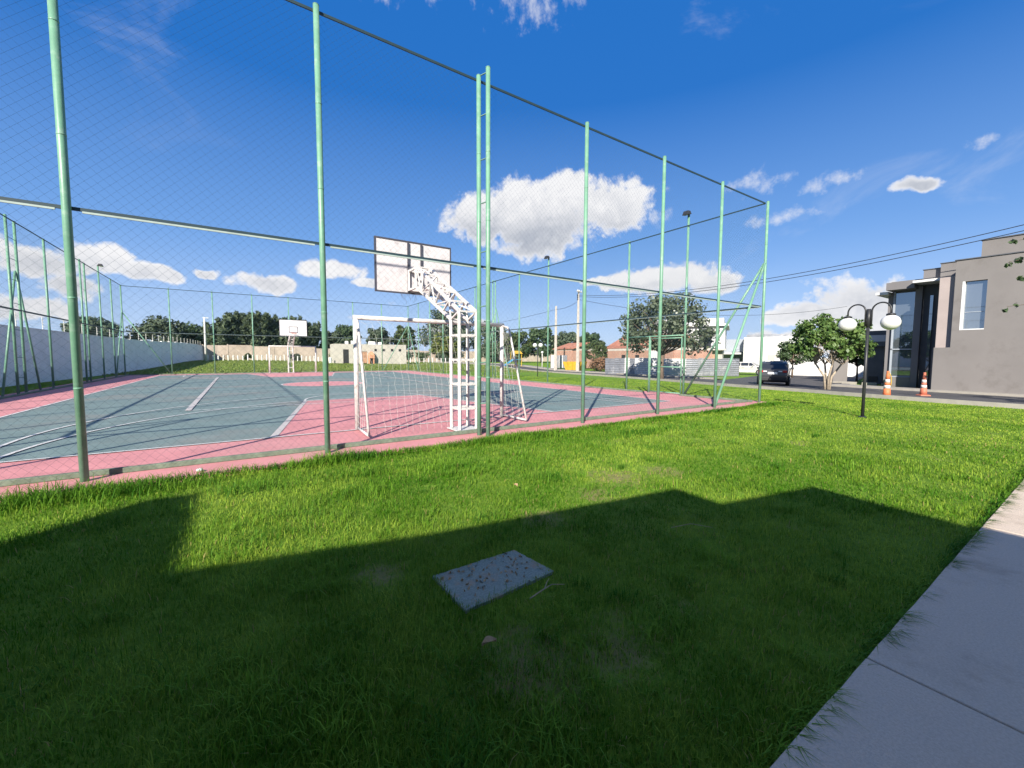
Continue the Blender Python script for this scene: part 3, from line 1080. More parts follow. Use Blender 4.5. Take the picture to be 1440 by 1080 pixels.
# ------------------------------------------------------------------ futsal goals
def futsal_goal(label, loc, rz):
    """origin mid goal line, +y into the court"""
    t = thing('futsal_goal', label, 'goal', loc, rz)
    hw, hh, dt, db = 1.57, 2.04, .22, .92
    for sx in (-1, 1):
        MB().tube([(sx*hw, 0, .006), (sx*hw, 0, hh)], .042, 14).build('goal_post', 'goal_paint', t, smooth=True)
        MB().tube([(sx*hw, 0, hh-.01), (sx*(hw+.02), -dt, hh-.07), (sx*(hw+.02), -dt-.06, hh-.13), (sx*(hw+.03), -db, .025)], .022, 10).build('stanchion', 'goal_paint', t, smooth=True)
        MB().tube([(sx*hw, -.04, .025), (sx*(hw+.03), -db, .025)], .020, 10).build('ground_bar', 'goal_paint', t, smooth=True)
    MB().tube([(-hw-.04, 0, hh), (hw+.04, 0, hh)], .042, 14).build('crossbar', 'goal_paint', t, smooth=True)
    # net: back, roof and two sides of knotted string
    rn = random.Random(5)
    mb = MB()
    prof = [(0, hh-.05), (-dt*.5, hh-.09), (-dt-.05, hh-.15)]
    for j in range(1, 17):
        f = j/16
        prof.append((-dt-.05-(db-dt-.10)*f-.05*math.sin(f*math.pi), (hh-.15)*(1-f)+.03*f))
    nxs = 25

    def pt(i, j):
        x = -hw+2*hw*i/nxs
        y, z = prof[j]
        return (x+rn.uniform(-.02, .02), y+rn.uniform(-.02, .02)-.05*math.sin(math.pi*i/nxs)*(j/18), max(.01, z+rn.uniform(-.02, .015)))
    grid = [[pt(i, j) for j in range(len(prof))] for i in range(nxs+1)]
    for i in range(nxs+1):
        mb.tube(grid[i], .0014, 3, False)
    for j in range(0, len(prof)):
        if rn.random() < .9:
            mb.tube([grid[i][j] for i in range(nxs+1)], .0012, 3, False)
    for sx in (-1, 1):
        for j in range(3, len(prof)):
            y, z = prof[j]
            n_ = 5
            mb.tube([(sx*hw+sx*.02*k/n_, y*k/n_, max(.012, z-.03*math.sin(math.pi*k/n_))) for k in range(n_+1)], .0022, 3, False)
        for k in range(1, 6):
            f = k/6
            mb.tube([(sx*hw+sx*.01, prof[j][0]*f, max(.012, prof[j][1]-.01)) for j in range(2, len(prof))], .0022, 3, False)
    o = mb.build('goal_net', 'net', t)
    return t


gl = futsal_goal('white futsal goal with net, in front of the basketball stand by the double fence post', (3.36, 7.82, .02), 0)
copy_tree(gl, (2*MX-3.36, 2*MY-7.82, .02), math.pi, 'white futsal goal at the grass bank end of the court')

# ------------------------------------------------------------------ boundary walls
wa, wb = Vector((-10.2, -6)), Vector((-5.2, 90))
wl = (wb-wa).length
wang = math.atan2(wb.y-wa.y, wb.x-wa.x)
wall = thing('boundary_wall', 'long white boundary wall behind the court side fence', 'wall', (wa.x, wa.y, 0), wang)
ns = 24
for k in range(ns):
    x0, x1 = wl*k/ns, wl*(k+1)/ns
    zb = max(G(*(wa.lerp(wb, (k+.5)/ns))), 0)
    m_ = MB().ext(x0+.004, x1-.004, -.08, .08, -.3+zb, 2.60+zb*.9)
    m_.ext(x0+.002, x1-.002, -.10, .10, 2.60+zb*.9+.001, 2.64+zb*.9)
    m_.build('wall_panel', 'white_wall', wall)
rod = MB().tube([(0, 0, 2.6), (0, 0, 3.28)], .02, 6)
for zz in (2.8, 2.95, 3.1, 3.24):
    rod.box((0, -.03, zz), (.03, .06, .02))
rm = rod.mesh('fence_rod', 'rod_grey')
k = 0
xx = 24.
while xx < wl-.5:
    f = xx/wl
    obj('fence_rod', rm, wall, (xx, 0, max(G(*wa.lerp(wb, f)), 0)*.9))
    xx += 2.6
for zz in (2.8, 2.95, 3.1, 3.24):
    pts = [(x_, -.06, zz+max(G(*wa.lerp(wb, x_/wl)), 0)*.9) for x_ in np.linspace(24, wl-.5, 16)]
    MB().tube(pts, .004, 3, False).build('fence_wire', 'rod_grey', wall)
farw = thing('boundary_wall', 'weathered tan boundary wall behind the row of white stakes', 'wall', (-5.1, 90, 0))
for k in range(26):
    x0, x1 = k*3.6, (k+1)*3.6
    zb = G(-5.1+x0, 90)
    hh_ = 2.62+.10*math.sin(k*2.1)
    m_ = MB().ext(x0+.01, x1-.01, -.07, .07, zb-.4, zb+hh_)
    m_.build('wall_panel', 'far_wall', farw)
    MB().ext(x0-.10, x0+.10, -.12, .12, zb-.4, zb+hh_+.12).build('pier', 'far_wall', farw)

# row of short white stakes on the grass bank
sm = MB().tube([(0, 0, -.1), (0, 0, .90)], .10, 8)
sm.lathe([(.10, .90), (.07, .95), (.01, .97)], n=8)
stake_me = sm.mesh('stake', 'stake_white')
xx = -4.6
k = 0
while xx < 44:
    if not (4.5 < xx-8.2 < 5.0):
        y = 80+rng.normal(0, .08)
        o = obj('marker_stake', stake_me, None, (xx, y, G(xx, y)-.035))
        o.rotation_euler = (rng.normal(0, .03), rng.normal(0, .03), 0)
        o.scale = (1, 1, rng.uniform(.85, 1.12))
        tag(o, 'short white stake in the row along the tan far wall', 'stake', 'white stakes along the far wall')
    xx += .66 if xx < 14 else .95
    k += 1

# tall slim white pole beside the wall corner
t = thing('light_pole', 'slim white pole standing at the far corner of the white wall', 'pole', (-3.9, 74.9, G(-3.9, 74.9)))
MB().tube([(0, 0, -.2), (0, 0, 6.4)], [.16, .09], 12).build('shaft', 'stake_white', t, smooth=True)
MB().box((.15, 0, 6.3), (.7, .12, .10)).build('cross_arm', 'stake_white', t)

# ------------------------------------------------------------------ small cream changing block
bl = thing('changing_block', 'small cream flat roofed block with dark doors and little windows', 'building', (12.4, 68.0, G(12.4, 68)), R(-2.0))
LB_ = 11.2
D_ = 4.5
# front wall built round its openings (local y=0 is the front)
ops = [(1.25, 2.10, 0, 2.15), (2.75, 3.15, 0, 2.15), (3.95, 4.85, .0, 1.85), (6.0, 6.45, 1.85, 2.3), (7.3, 7.75, 1.85, 2.3), (8.65, 9.1, 1.85, 2.3), (9.95, 10.4, 1.85, 2.3)]
m_ = MB()
x = 0
for (a, c, z0, z1) in ops:
    m_.ext(x, a, 0, .16, -.3, 3.0)
    m_.ext(a, c, 0, .16, z1, 3.0)
    if z0 > 0:
        m_.ext(a, c, 0, .16, -.3, z0)
    x = c
m_.ext(x, LB_, 0, .16, -.3, 3.0)
m_.ext(0, .16, .161, D_-.161, -.3, 3.0)
m_.ext(LB_-.16, LB_, .161, D_-.161, -.3, 3.0)
m_.ext(0, LB_, D_-.16, D_, -.3, 3.0)
m_.build('wall', 'cream_plaster', bl)
MB().ext(.17, LB_-.17, .17, D_-.17, 2.7, 2.85).build('roof', 'cream_plaster', bl)
for i, (a, c, z0, z1) in enumerate(ops):
    if z0 == 0:
        MB().ext(a+.02, c-.02, .08, .12, 0, z1-.01).build('door', 'dark_opening' if i != 2 else 'rusty_sheet', bl)
    else:
        w_ = MB().ext(a+.03, c-.03, .07, .10, z0+.03, z1-.03).build('window', 'car_glass', bl)
        mf = MB()
        mf.ext(a, c, .05, .068, z0, z0+.03)
        mf.ext(a, c, .05, .068, z1-.03, z1)
        mf.build('frame', 'cream_plaster', w_)
for (x, w, h_) in ((1.8, .45, .45), (2.7, .4, .55), (5.5, .9, .5), (7.0, .5, .4)):
    MB().ext(x, x+w, 1.2, 1.2+w, 2.86, 2.86+h_+.15).build('roof_tank', 'tank_white', bl, bevel=.03)
ov = thing('brick_barbecue', 'terracotta brick barbecue against the small cream block', 'barbecue', (17.75, 67.35, G(17.75, 67.35)))
MB().ext(-.42, -.27, -.3, .3, -.05, .9).build('leg', 'oven_brick', ov)
MB().ext(.27, .42, -.3, .3, -.05, .9).build('leg', 'oven_brick', ov)
mb = MB()
mb.add([(-.45, -.33, .9), (.45, -.33, .9), (.45, .33, .9), (-.45, .33, .9), (-.45, -.33, 1.4), (.45, -.33, 1.4), (.45, .33, 1.4), (-.45, .33, 1.4), (-.2, -.15, 1.95), (.2, -.15, 1.95), (.2, .15, 1.95), (-.2, .15, 1.95)],
       [(3, 2, 1, 0), (0, 1, 5, 4), (1, 2, 6, 5), (2, 3, 7, 6), (3, 0, 4, 7), (4, 5, 9, 8), (5, 6, 10, 9), (6, 7, 11, 10), (7, 4, 8, 11), (8, 9, 10, 11)])
mb.build('hood', 'oven_brick', ov)
MB().ext(-.26, .26, -.05, .28, .0, .88).build('recess', 'dark_opening', ov)
t = thing('white_bin', 'white upright bin beside the small cream block', 'bin', (11.7, 67.6, G(11.7, 67.6)))
MB().tube([(0, 0, 0), (0, 0, .8)], [.2, .24], 12).build('body', 'tank_white', t)
MB().tube([(0, 0, .802), (0, 0, .87)], [.26, .2], 12).build('lid', 'tank_white', t)

# ------------------------------------------------------------------ trees
def leaf_cloud(centers, radii, n, size, rg, squash=.8, elong=1.6, up_bias=.0, droop=0.):
    """leaf-sized bent faces scattered in clumps"""
    ci = rg.integers(0, len(centers), n)
    c = np.asarray(centers)[ci]
    rr = np.asarray(radii)[ci]
    d = rg.normal(size=(n, 3))
    d /= np.linalg.norm(d, axis=1)[:, None]
    rad = rg.random(n)**.42
    pos = c+d*(rad*rr)[:, None]*np.array([1, 1, squash])
    nrm = d*.75+rg.normal(size=(n, 3))*.65+np.array([0, 0, .35])
    nrm /= np.linalg.norm(nrm, axis=1)[:, None]
    t = rg.normal(size=(n, 3))+np.array([0, 0, up_bias-droop])
    t -= nrm*(t*nrm).sum(1)[:, None]
    t /= np.linalg.norm(t, axis=1)[:, None]
    bn_ = np.cross(nrm, t)
    sz = size*(.6+.8*rg.random(n))[:, None]
    a = pos-t*sz*elong/2
    e = pos+t*sz*elong/2-nrm*sz*.18
    l_ = pos+bn_*sz/2-t*sz*.08
    r_ = pos-bn_*sz/2-t*sz*.08
    V = np.stack([a, l_, e, r_], 1).reshape(-1, 3)
    return V


def quads_mesh(name, V, mt):
    n = len(V)//4
    me = bpy.data.meshes.new(name)
    me.vertices.add(len(V))
    me.vertices.foreach_set('co', V.astype(np.float32).ravel())
    me.loops.add(n*4)
    me.loops.foreach_set('vertex_index', np.arange(n*4, dtype=np.int32))
    me.polygons.add(n)
    me.polygons.foreach_set('loop_start', np.arange(0, n*4, 4, dtype=np.int32))
    me.update(calc_edges=True)
    me.materials.append(MATS[mt])
    return me


def tree(name, label, loc, height, spread, trunk_h, trunk_r, leaf, bark, nleaf, lsize, seed, stems=1, clumps=26, clump_r=.28, crown_base=None, squash=.8, group=None, lean=0., top_bias=0., elong=1.6):
    rg = np.random.default_rng(seed)
    t = thing(name, label, 'tree', loc, 0, group)
    mb = MB()
    cb = crown_base if crown_base is not None else trunk_h
    ch = height-cb
    cents, rads = [], []
    for k in range(clumps):
        a = 2*math.pi*(k*.618+rg.uniform(-.06, .06))
        f = (k+.5)/clumps
        zz = cb+ch*(.10+.82*((f*.9+rg.uniform(0, .1))))
        prof = math.sin(math.pi*min(.98, max(.08, (zz-cb)/ch*.80+.20)))**.7
        rr = spread*prof*math.sqrt(rg.uniform(.10, 1.0))*.86
        cents.append((rr*math.cos(a)+lean*(zz/height), rr*math.sin(a), zz))
        rads.append(spread*clump_r*rg.uniform(.7, 1.25))
    for s_ in range(stems):
        a = 2*math.pi*s_/max(1, stems)+.6
        off = .26*trunk_h if stems > 1 else 0
        tp = (off*1.6*math.cos(a)+lean*.3, off*1.6*math.sin(a), trunk_h)
        r0 = trunk_r if stems == 1 else trunk_r*.75
        mb.tube([(.05*math.cos(a)*stems*.4, .05*math.sin(a)*stems*.4, -.15), (off*.5*math.cos(a)+rg.normal(0, .03), off*.5*math.sin(a)+rg.normal(0, .03), trunk_h*.5), tp], [r0*1.25, r0*.95, r0*.72], 9)
        mine = [i for i in range(clumps) if i % stems == s_]
        for i in mine:
            c = Vector(cents[i])
            b0 = Vector(tp)
            mid = b0.lerp(c, .5)+Vector((rg.normal(0, .08), rg.normal(0, .08), rg.uniform(0, .12)*ch))
            mb.tube([b0-Vector((0, 0, trunk_h*.06)), mid, c], [r0*.42, r0*.24, r0*.07], 5, False)
    mb.build('trunk', bark, t, smooth=True)
    V = leaf_cloud(cents, rads, nleaf, lsize, rg, squash, elong)
    cme = quads_mesh('crown', V, leaf)
    obj('crown', cme, t)
    return t


tree('street_tree', 'broad grey green tree with dark crown behind the court gate', (29.4, 21.6, G(29.4, 21.6)-.03), 7.2, 4.6, 2.2, .17, 'leaf_grey', 'bark', 8000, .16, 3, 1, 46, .19, crown_base=2.0, squash=.75, lean=.2)
tree('young_tree', 'bright green tree with several pale trunks at the road bend', (27.1, 9.2, G(27.1, 9.2)-.02), 4.15, 2.15, 1.5, .075, 'leaf_bright', 'bark_pale', 6800, .12, 8, 4, 42, .20, crown_base=1.55, squash=.8)
tree('young_tree', 'small dark tree on the verge between dark car and grey pillar', (45.0, 18.2, -.62), 3.7, 1.75, 1.5, .08, 'leaf_dark', 'bark', 3500, .14, 9, 1, 18, .30, crown_base=1.3)
tree('young_tree', 'dark shrubby tree beside the lodge doorway and the glass front', (41.0, 9.2, -.62), 3.3, 1.15, 1.0, .06, 'leaf_dark', 'bark', 3000, .13, 10, 1, 16, .34, crown_base=.6)
tree('young_tree', 'dark low tree standing behind the grey sign pillar', (42.4, 12.4, -.62), 3.6, 1.5, 1.3, .07, 'leaf_dark', 'bark', 3000, .14, 12, 1, 16, .32, crown_base=1.2)
tree('scrub_tree', 'thin olive tree in front of the brick building site', (42.6, 42.2, G(42.6, 42.2)), 4.3, 2.1, 1.5, .08, 'leaf_olive', 'bark', 2600, .16, 14, 3, 18, .28, crown_base=1.1)
tree('scrub_tree', 'rusty bush beside the yellow skip at the building site', (40.7, 39.6, -.62), 1.9, 1.7, .5, .05, 'leaf_rust', 'bark', 1500, .14, 15, 3, 12, .32, crown_base=.2)
# tree beyond the right edge of the view, only its twig tips reach in
tw = tree('roadside_tree', 'sparse twigs of a roadside tree in front of the grey house wall', (22.2, -3.4, G(22.2, -3.4)), 6.2, 3.0, 2.4, .12, 'leaf_dark', 'bark', 1500, .13, 17, 1, 30, .11, crown_base=2.2)
rg = np.random.default_rng(77)
for (ty, tz, drop) in ((5.75, 5.45, .1), (5.95, 4.75, .25), (5.6, 4.2, .2), (5.9, 3.2, .3), (5.5, 5.0, .2)):
    P = [(0, .1, 2.3), (.1, 2.2, tz*.75+.9), (.25, 4.3, tz+.35), (.3+rg.normal(0, .1), ty, tz+.24)]
    MB().tube(P, [.05, .035, .018, .006], 6, False).build('branch', 'bark', tw, smooth=True)
    cl_ = [(.3+rg.normal(0, .12), ty-k*.26+rg.normal(0, .05), tz+.24+.02*k-drop*(.4 if k == 0 else 0)) for k in range(4)]
    obj('twig_leaves', quads_mesh('twig_leaves', leaf_cloud(cl_, [.10, .13, .11, .16], 46, .085, rg, .7), 'leaf_dark'), tw)
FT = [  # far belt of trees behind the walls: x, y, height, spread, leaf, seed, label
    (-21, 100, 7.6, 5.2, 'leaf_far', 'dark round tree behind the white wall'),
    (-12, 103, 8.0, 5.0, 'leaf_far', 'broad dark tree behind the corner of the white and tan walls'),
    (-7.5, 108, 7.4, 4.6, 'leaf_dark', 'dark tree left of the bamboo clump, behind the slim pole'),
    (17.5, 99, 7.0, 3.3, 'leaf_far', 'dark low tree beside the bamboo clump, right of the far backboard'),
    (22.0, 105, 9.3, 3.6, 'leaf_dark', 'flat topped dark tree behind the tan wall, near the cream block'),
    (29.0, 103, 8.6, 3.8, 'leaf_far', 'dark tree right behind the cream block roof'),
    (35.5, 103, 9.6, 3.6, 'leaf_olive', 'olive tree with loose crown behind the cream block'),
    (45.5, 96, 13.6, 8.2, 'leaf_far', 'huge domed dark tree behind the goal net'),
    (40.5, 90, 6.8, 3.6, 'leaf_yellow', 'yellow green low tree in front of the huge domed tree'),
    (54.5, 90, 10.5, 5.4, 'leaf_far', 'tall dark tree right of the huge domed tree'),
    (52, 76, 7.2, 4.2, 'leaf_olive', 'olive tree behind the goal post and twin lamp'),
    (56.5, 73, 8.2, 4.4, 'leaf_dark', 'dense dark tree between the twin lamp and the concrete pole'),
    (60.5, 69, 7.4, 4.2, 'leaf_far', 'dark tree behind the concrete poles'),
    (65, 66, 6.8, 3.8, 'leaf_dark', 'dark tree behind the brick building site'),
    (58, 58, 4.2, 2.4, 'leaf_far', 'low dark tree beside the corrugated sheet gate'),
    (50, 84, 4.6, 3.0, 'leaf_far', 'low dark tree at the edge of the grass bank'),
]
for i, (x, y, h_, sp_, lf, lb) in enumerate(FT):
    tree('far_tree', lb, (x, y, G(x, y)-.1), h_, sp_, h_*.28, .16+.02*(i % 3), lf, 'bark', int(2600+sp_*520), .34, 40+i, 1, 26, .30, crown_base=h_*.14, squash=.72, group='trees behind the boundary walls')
# low shrubs along the foot of the tan wall
for i, (x, y, h_, sp_) in enumerate([(9, 86.5, 1.5, 1.5), (16.5, 86.8, 1.9, 1.9), (19.5, 86, 2.4, 1.8), (1.5, 87, 1.3, 1.1), (29, 84, 2.8, 2.2), (33.5, 84.5, 2.4, 2.0), (37.5, 85, 2.0, 1.7)]):
    rg = np.random.default_rng(80+i)
    t = thing('shrub', 'low dark shrub against the tan boundary wall', 'shrub', (x, y, G(x, y)), 0, 'shrubs at the tan wall')
    c_ = [(rg.uniform(-.6, .6)*sp_, rg.uniform(-.4, .4)*sp_, h_*rg.uniform(.25, .8)) for _ in range(9)]
    MB().tube([(0, 0, -.1), (.05, 0, h_*.6)], [.05, .02], 6).build('stem', 'bark', t)
    obj('foliage', quads_mesh('foliage', leaf_cloud(c_, [sp_*.35]*9, 900, .2, rg, .8), 'leaf_olive' if i % 2 else 'leaf_far'), t)
# bamboo clump: many arching stems with narrow drooping leaves
for i, (x, y, h_, sp_) in enumerate([(-2.4, 97, 7.6, 2.6), (.6, 98.5, 8.6, 2.8), (3.6, 97, 8.9, 2.8), (6.8, 98.5, 8.7, 2.8), (9.8, 97, 8.4, 2.8), (12.8, 98.5, 7.8, 2.8)]):
    rg = np.random.default_rng(60+i)
    t = thing('bamboo_clump', 'feathery dark bamboo clump behind the tan boundary wall', 'bamboo', (x, y, G(x, y)), 0, 'bamboo behind the tan wall')
    mb = MB()
    cents, rads = [], []
    for k in range(30):
        a = rg.uniform(0, 2*math.pi)
        rr = sp_*math.sqrt(rg.uniform(0, 1))
        hk = h_*rg.uniform(.62, 1.06)
        P = [(rr*.35*math.cos(a), rr*.35*math.sin(a), -.2), (rr*.6*math.cos(a), rr*.6*math.sin(a), hk*.5), (rr*.95*math.cos(a), rr*.95*math.sin(a), hk*.85), (rr*1.15*math.cos(a), rr*1.15*math.sin(a), hk)]
        mb.tube(P, [.05, .04, .025, .01], 5, False)
        for f in (.18, .32, .46, .6, .72, .82, .92, 1.0):
            j = min(2, int(f*3))
            q = Vector(P[j]).lerp(Vector(P[j+1]), f*3-j)
            cents.append(tuple(q))
            rads.append(.95*(1.1-.62*f))
    mb.build('canes', 'leaf_olive', t, smooth=True)
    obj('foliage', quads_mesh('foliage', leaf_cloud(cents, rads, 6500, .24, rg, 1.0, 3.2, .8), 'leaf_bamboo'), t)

# ------------------------------------------------------------------ lamp posts
def twin_lamp(label, loc, rz, scale=1.):
    t = thing('twin_lamp', label, 'street lamp', loc, rz)
    t.scale = (scale,)*3
    MB().tube([(0, 0, -.1), (0, 0, 2.12)], [.034, .030], 14).build('pole', 'black_metal', t, smooth=True)
    MB().tube([(0, 0, 2.10), (0, 0, 2.52)], .040, 14).build('collar', 'black_metal', t, smooth=True)
    MB().lathe([(.08, -.02), (.08, .012), (.04, .03)], n=16).build('foot', 'black_metal', t)
    for sx in (-1, 1):
        pts = [(sx*.062, 0, 2.12), (sx*.062, 0, 2.44)]
        r_ = .178
        for a in np.linspace(math.pi, 0, 17):
            pts.append((sx*(.062+r_+r_*math.cos(a)), 0, 2.47+r_*.98*math.sin(a)))
        pts.append((sx*(.062+2*r_), 0, 2.38))
        MB().tube(pts, .017, 10).build('arm', 'black_metal', t, smooth=True)
        MB().lathe([(.075, 2.335), (.085, 2.34), (.082, 2.375), (.03, 2.395)], (sx*.418, 0, 0), 18).build('cap', 'black_metal', t, smooth=True)
        MB().sphere((sx*.418, 0, 2.185), .178, 26, 18, .93).build('globe', 'opal', t, smooth=True)
    return t


twin_lamp('black twin arm lamp post with two white globes on the open lawn', (12.18, 3.41, G(12.18, 3.41)-.03), R(80))
t2 = thing('twin_lamp', 'slim black post with two white globes behind the roadside fence', 'street lamp', (19.51, 25.68, G(19.51, 25.68)-.03), R(125))
MB().tube([(0, 0, -.1), (0, 0, 2.35)], .03, 12).build('pole', 'black_metal', t2, smooth=True)
MB().tube([(-.22, 0, 2.30), (.22, 0, 2.30)], .02, 8).build('arm', 'black_metal', t2, smooth=True)
for sx in (-1, 1):
    MB().sphere((sx*.235, 0, 2.44), .17, 22, 16).build('globe', 'opal', t2, smooth=True)
t3 = thing('garden_lamp', 'pale short post with one white globe near the sheet gate', 'street lamp', (37.3, 48.0, G(37.3, 48)-.03))
MB().tube([(0, 0, -.1), (0, 0, 2.2)], .06, 10).build('pole', 'rod_grey', t3, smooth=True)
MB().sphere((0, 0, 2.38), .18, 16, 12).build('globe', 'opal', t3, smooth=True)

# ------------------------------------------------------------------ utility poles and wires
def utility_pole(label, loc, h_, arm=True):
    t = thing('utility_pole', label, 'utility pole', loc, 0)
    mb = MB()
    mb.add([(-.18, -.14, -.2), (.18, -.14, -.2), (.18, .14, -.2), (-.18, .14, -.2), (-.09, -.08, h_), (.09, -.08, h_), (.09, .08, h_), (-.09, .08, h_)],
           [(3, 2, 1, 0), (4, 5, 6, 7), (0, 1, 5, 4), (1, 2, 6, 5), (2, 3, 7, 6), (3, 0, 4, 7)])
    mb.build('shaft', 'pole_concrete', t, bevel=.02)
    if arm:
        MB().box((0, -.14, h_-.25), (1.3, .09, .09), R(20)).build('cross_arm', 'pole_concrete', t)
        for zz in (h_-.7, h_-.95, h_-1.2):
            MB().box((-.16, 0, zz), (.12, .1, .16)).build('bracket', 'black_metal', t)
    for dx in (-.5, 0, .5):
        if arm:
            MB().lathe([(.035, h_-.20), (.05, h_-.13), (.03, h_-.06)], (dx*math.cos(R(20)), -.14+dx*math.sin(R(20)), 0), 8).build('insulator', 'tank_white', t)
    return t


P1_, P2_, P3_ = (36.15, 43.55, -.56), (36.22, 39.23, -.6), (33.4, -5.0, -.6)
utility_pole('short concrete utility pole next to the corrugated sheet gate', P1_, 8.75, False)
MB_ = None
pl1 = MB().ext(-.5, .5, -.45, .45, -.2, 1.3)
utility_pole('tall concrete utility pole with cross arm by the yellow skip', P2_, 10.4)
utility_pole('concrete utility pole outside the grey house', P3_, 10.4)
WIRES = [(P2_, P3_, 9.75, 9.95, 1.75, 'upper power cable strung along the road'), (P2_, P3_, 9.55, 9.60, 1.72, 'lower power cable strung along the road'),
         (P1_, P2_, 8.3, 9.0, .25, 'short cable between the two concrete poles'), (P1_, (30.5, 90, 0), 8.3, 7.6, 1.3, 'thin cable running back over the grass bank'),
         (P2_, (70., 22., -.6), 9.2, 9.0, 1.6, 'cable crossing above the broad grey green tree')]
for (a, c, ha, hc, sag, lb) in WIRES:
    pts = []
    for f in np.linspace(0, 1, 40):
        pts.append((a[0]+(c[0]-a[0])*f, a[1]+(c[1]-a[1])*f, (a[2]+ha)*(1-f)+(c[2]+hc)*f-4*sag*f*(1-f)))
    o = MB().tube(pts, .022, 5, False).build('power_cable', 'black_metal')
    tag(o, lb, 'cable', 'power cables')

# ------------------------------------------------------------------ building site beyond the road
site = thing('brick_house', 'unfinished red brick house with tiled roof behind the corrugated hoarding', 'house', (47, 36, -.6), 0)
def LX(P):
    return [(x-47, y-36) for x, y in P]


# wing seen end on: long wall along the road, tiled roof behind
site_walls = [((43.0, 52.0), (43.0, 47.8), 2.9), ((43.0, 47.8), (55, 47.2), 2.9), ((42.6, 40.0), (40.8, 28.5), 2.75), ((40.8, 28.5), (45.5, 26.8), 2.75), ((42.6, 40.0), (49, 39.4), 2.75)]
for (a, c, h_) in site_walls:
    d = Vector((c[0]-a[0], c[1]-a[1]))
    nn = Vector((-d.y, d.x)).normalized()*.09
    MB().prism(LX([(a[0]-nn.x, a[1]-nn.y), (c[0]-nn.x, c[1]-nn.y), (c[0]+nn.x, c[1]+nn.y), (a[0]+nn.x, a[1]+nn.y)]), -.2, h_).build('wall', 'brickwork', site)
    MB().prism(LX([(a[0]-nn.x*1.1, a[1]-nn.y*1.1), (c[0]-nn.x*1.1, c[1]-nn.y*1.1), (c[0]+nn.x*1.1, c[1]+nn.y*1.1), (a[0]+nn.x*1.1, a[1]+nn.y*1.1)]), h_+.002, h_+.28).build('ring_beam', 'pole_concrete', site)
# openings as dark recessed windows in the road side wall
for (f, w, z0, z1, mt_) in ((.30, .95, 1.0, 2.2, 'dark_opening'), (.52, .9, 1.0, 2.2, 'dark_opening'), (.88, .8, .9, 2.3, 'dark_opening')):
    a, c = Vector((42.6, 40.0)), Vector((40.8, 28.5))
    q = a.lerp(c, f)
    d = (c-a).normalized()
    nn = Vector((d.y, -d.x))
    q2 = q-Vector((0.0, 0.0))
    MB().box((q.x-47-.085, q.y-36, (z0+z1)/2), (.06, w, z1-z0)).build('window_opening', mt_, site)


def roof_slab(P0, P1, P2, P3, name, mt_, parent, th=.12):
    vs_ = [Vector(q) for q in (P0, P1, P2, P3)]
    n_ = (vs_[1]-vs_[0]).cross(vs_[3]-vs_[0]).normalized()
    if n_.z < 0:
        vs_ = vs_[::-1]
        n_ = -n_
    lo = [q-n_*th for q in vs_]
    return MB().add([tuple(q) for q in lo+vs_], [(3, 2, 1, 0), (4, 5, 6, 7), (0, 1, 5, 4), (1, 2, 6, 5), (2, 3, 7, 6), (3, 0, 4, 7)]).build(name, mt_, parent)


def Lp(x, y, z):
    return (x-47, y-36, z)


roof_slab(Lp(43.0, 41.2, 3.15), Lp(41.6, 30.5, 3.15), Lp(45.2, 30.1, 4.9), Lp(46.6, 40.8, 4.9), 'roof', 'roof_tile', site)
roof_slab(Lp(45.25, 30.1, 4.9), Lp(46.65, 40.8, 4.9), Lp(49.6, 40.4, 3.2), Lp(48.2, 29.7, 3.2), 'roof', 'roof_tile', site)
roof_slab(Lp(42.7, 52.3, 3.2), Lp(42.7, 47.4, 3.2), Lp(46, 47.1, 4.2), Lp(46, 52, 4.2), 'roof', 'roof_tile', site)
MB().add([Lp(43.1, 41.1, 3.05), Lp(49.5, 40.3, 3.1), Lp(46.6, 40.7, 4.76)], [(0, 1, 2)]).build('gable', 'brickwork', site)
MB().ext(40.95-47, 41.05-47, 29.5-36, 31.9-36, -.2, 2.7).build('plastered_panel', 'white_plaster', site)

# corrugated hoarding, one sheet after another
hd = thing('hoarding', 'corrugated grey and white sheet hoarding along the building site', 'fence', (34.9, 33.2, -.62))
HP = [(34.9, 33.2), (36.3, 28.0), (39.6, 25.1), (43.2, 22.4)]
Q = resample(HP, 25)
cols_ = ['sheet_grey']*3+['sheet_grey', 'sheet_white', 'sheet_grey', 'sheet_white']+['sheet_white']*8+['sheet_grey']*10
for i in range(24):
    a, c = Q[i], Q[i+1]
    d = (c-a)/np.hypot(*(c-a))
    nn = np.array([-d[1], d[0]])
    L_ = np.hypot(*(c-a))-.01
    nz_ = 18
    vs_, fs_ = [], []
    hh_ = 1.80+rng.uniform(-.05, .05)
    for j in range(nz_*2+1):
        z = .03+hh_*j/(nz_*2)
        w = .018*math.sin(j*math.pi/2*1.0)
        for s_ in (0, L_):
            q = a+d*s_+nn*w
            vs_.append((q[0]-34.9, q[1]-33.2, z))
    for j in range(nz_*2):
        fs_.append((2*j, 2*j+1, 2*j+3, 2*j+2))
    o = MB().add(vs_, fs_).build('sheet', cols_[i % len(cols_)], hd)
    so = o.modifiers.new('thick', 'SOLIDIFY')
    so.thickness = .006
    MB().box((c[0]-34.9+.07*nn[0], c[1]-33.2+.07*nn[1], .85), (.06, .06, 1.75)).build('post', 'bark', hd)
sg = thing('sheet_gate', 'pale upright corrugated sheet gate beside the short concrete pole', 'gate', (38.6, 47.6, G(38.6, 47.6)), R(-25))
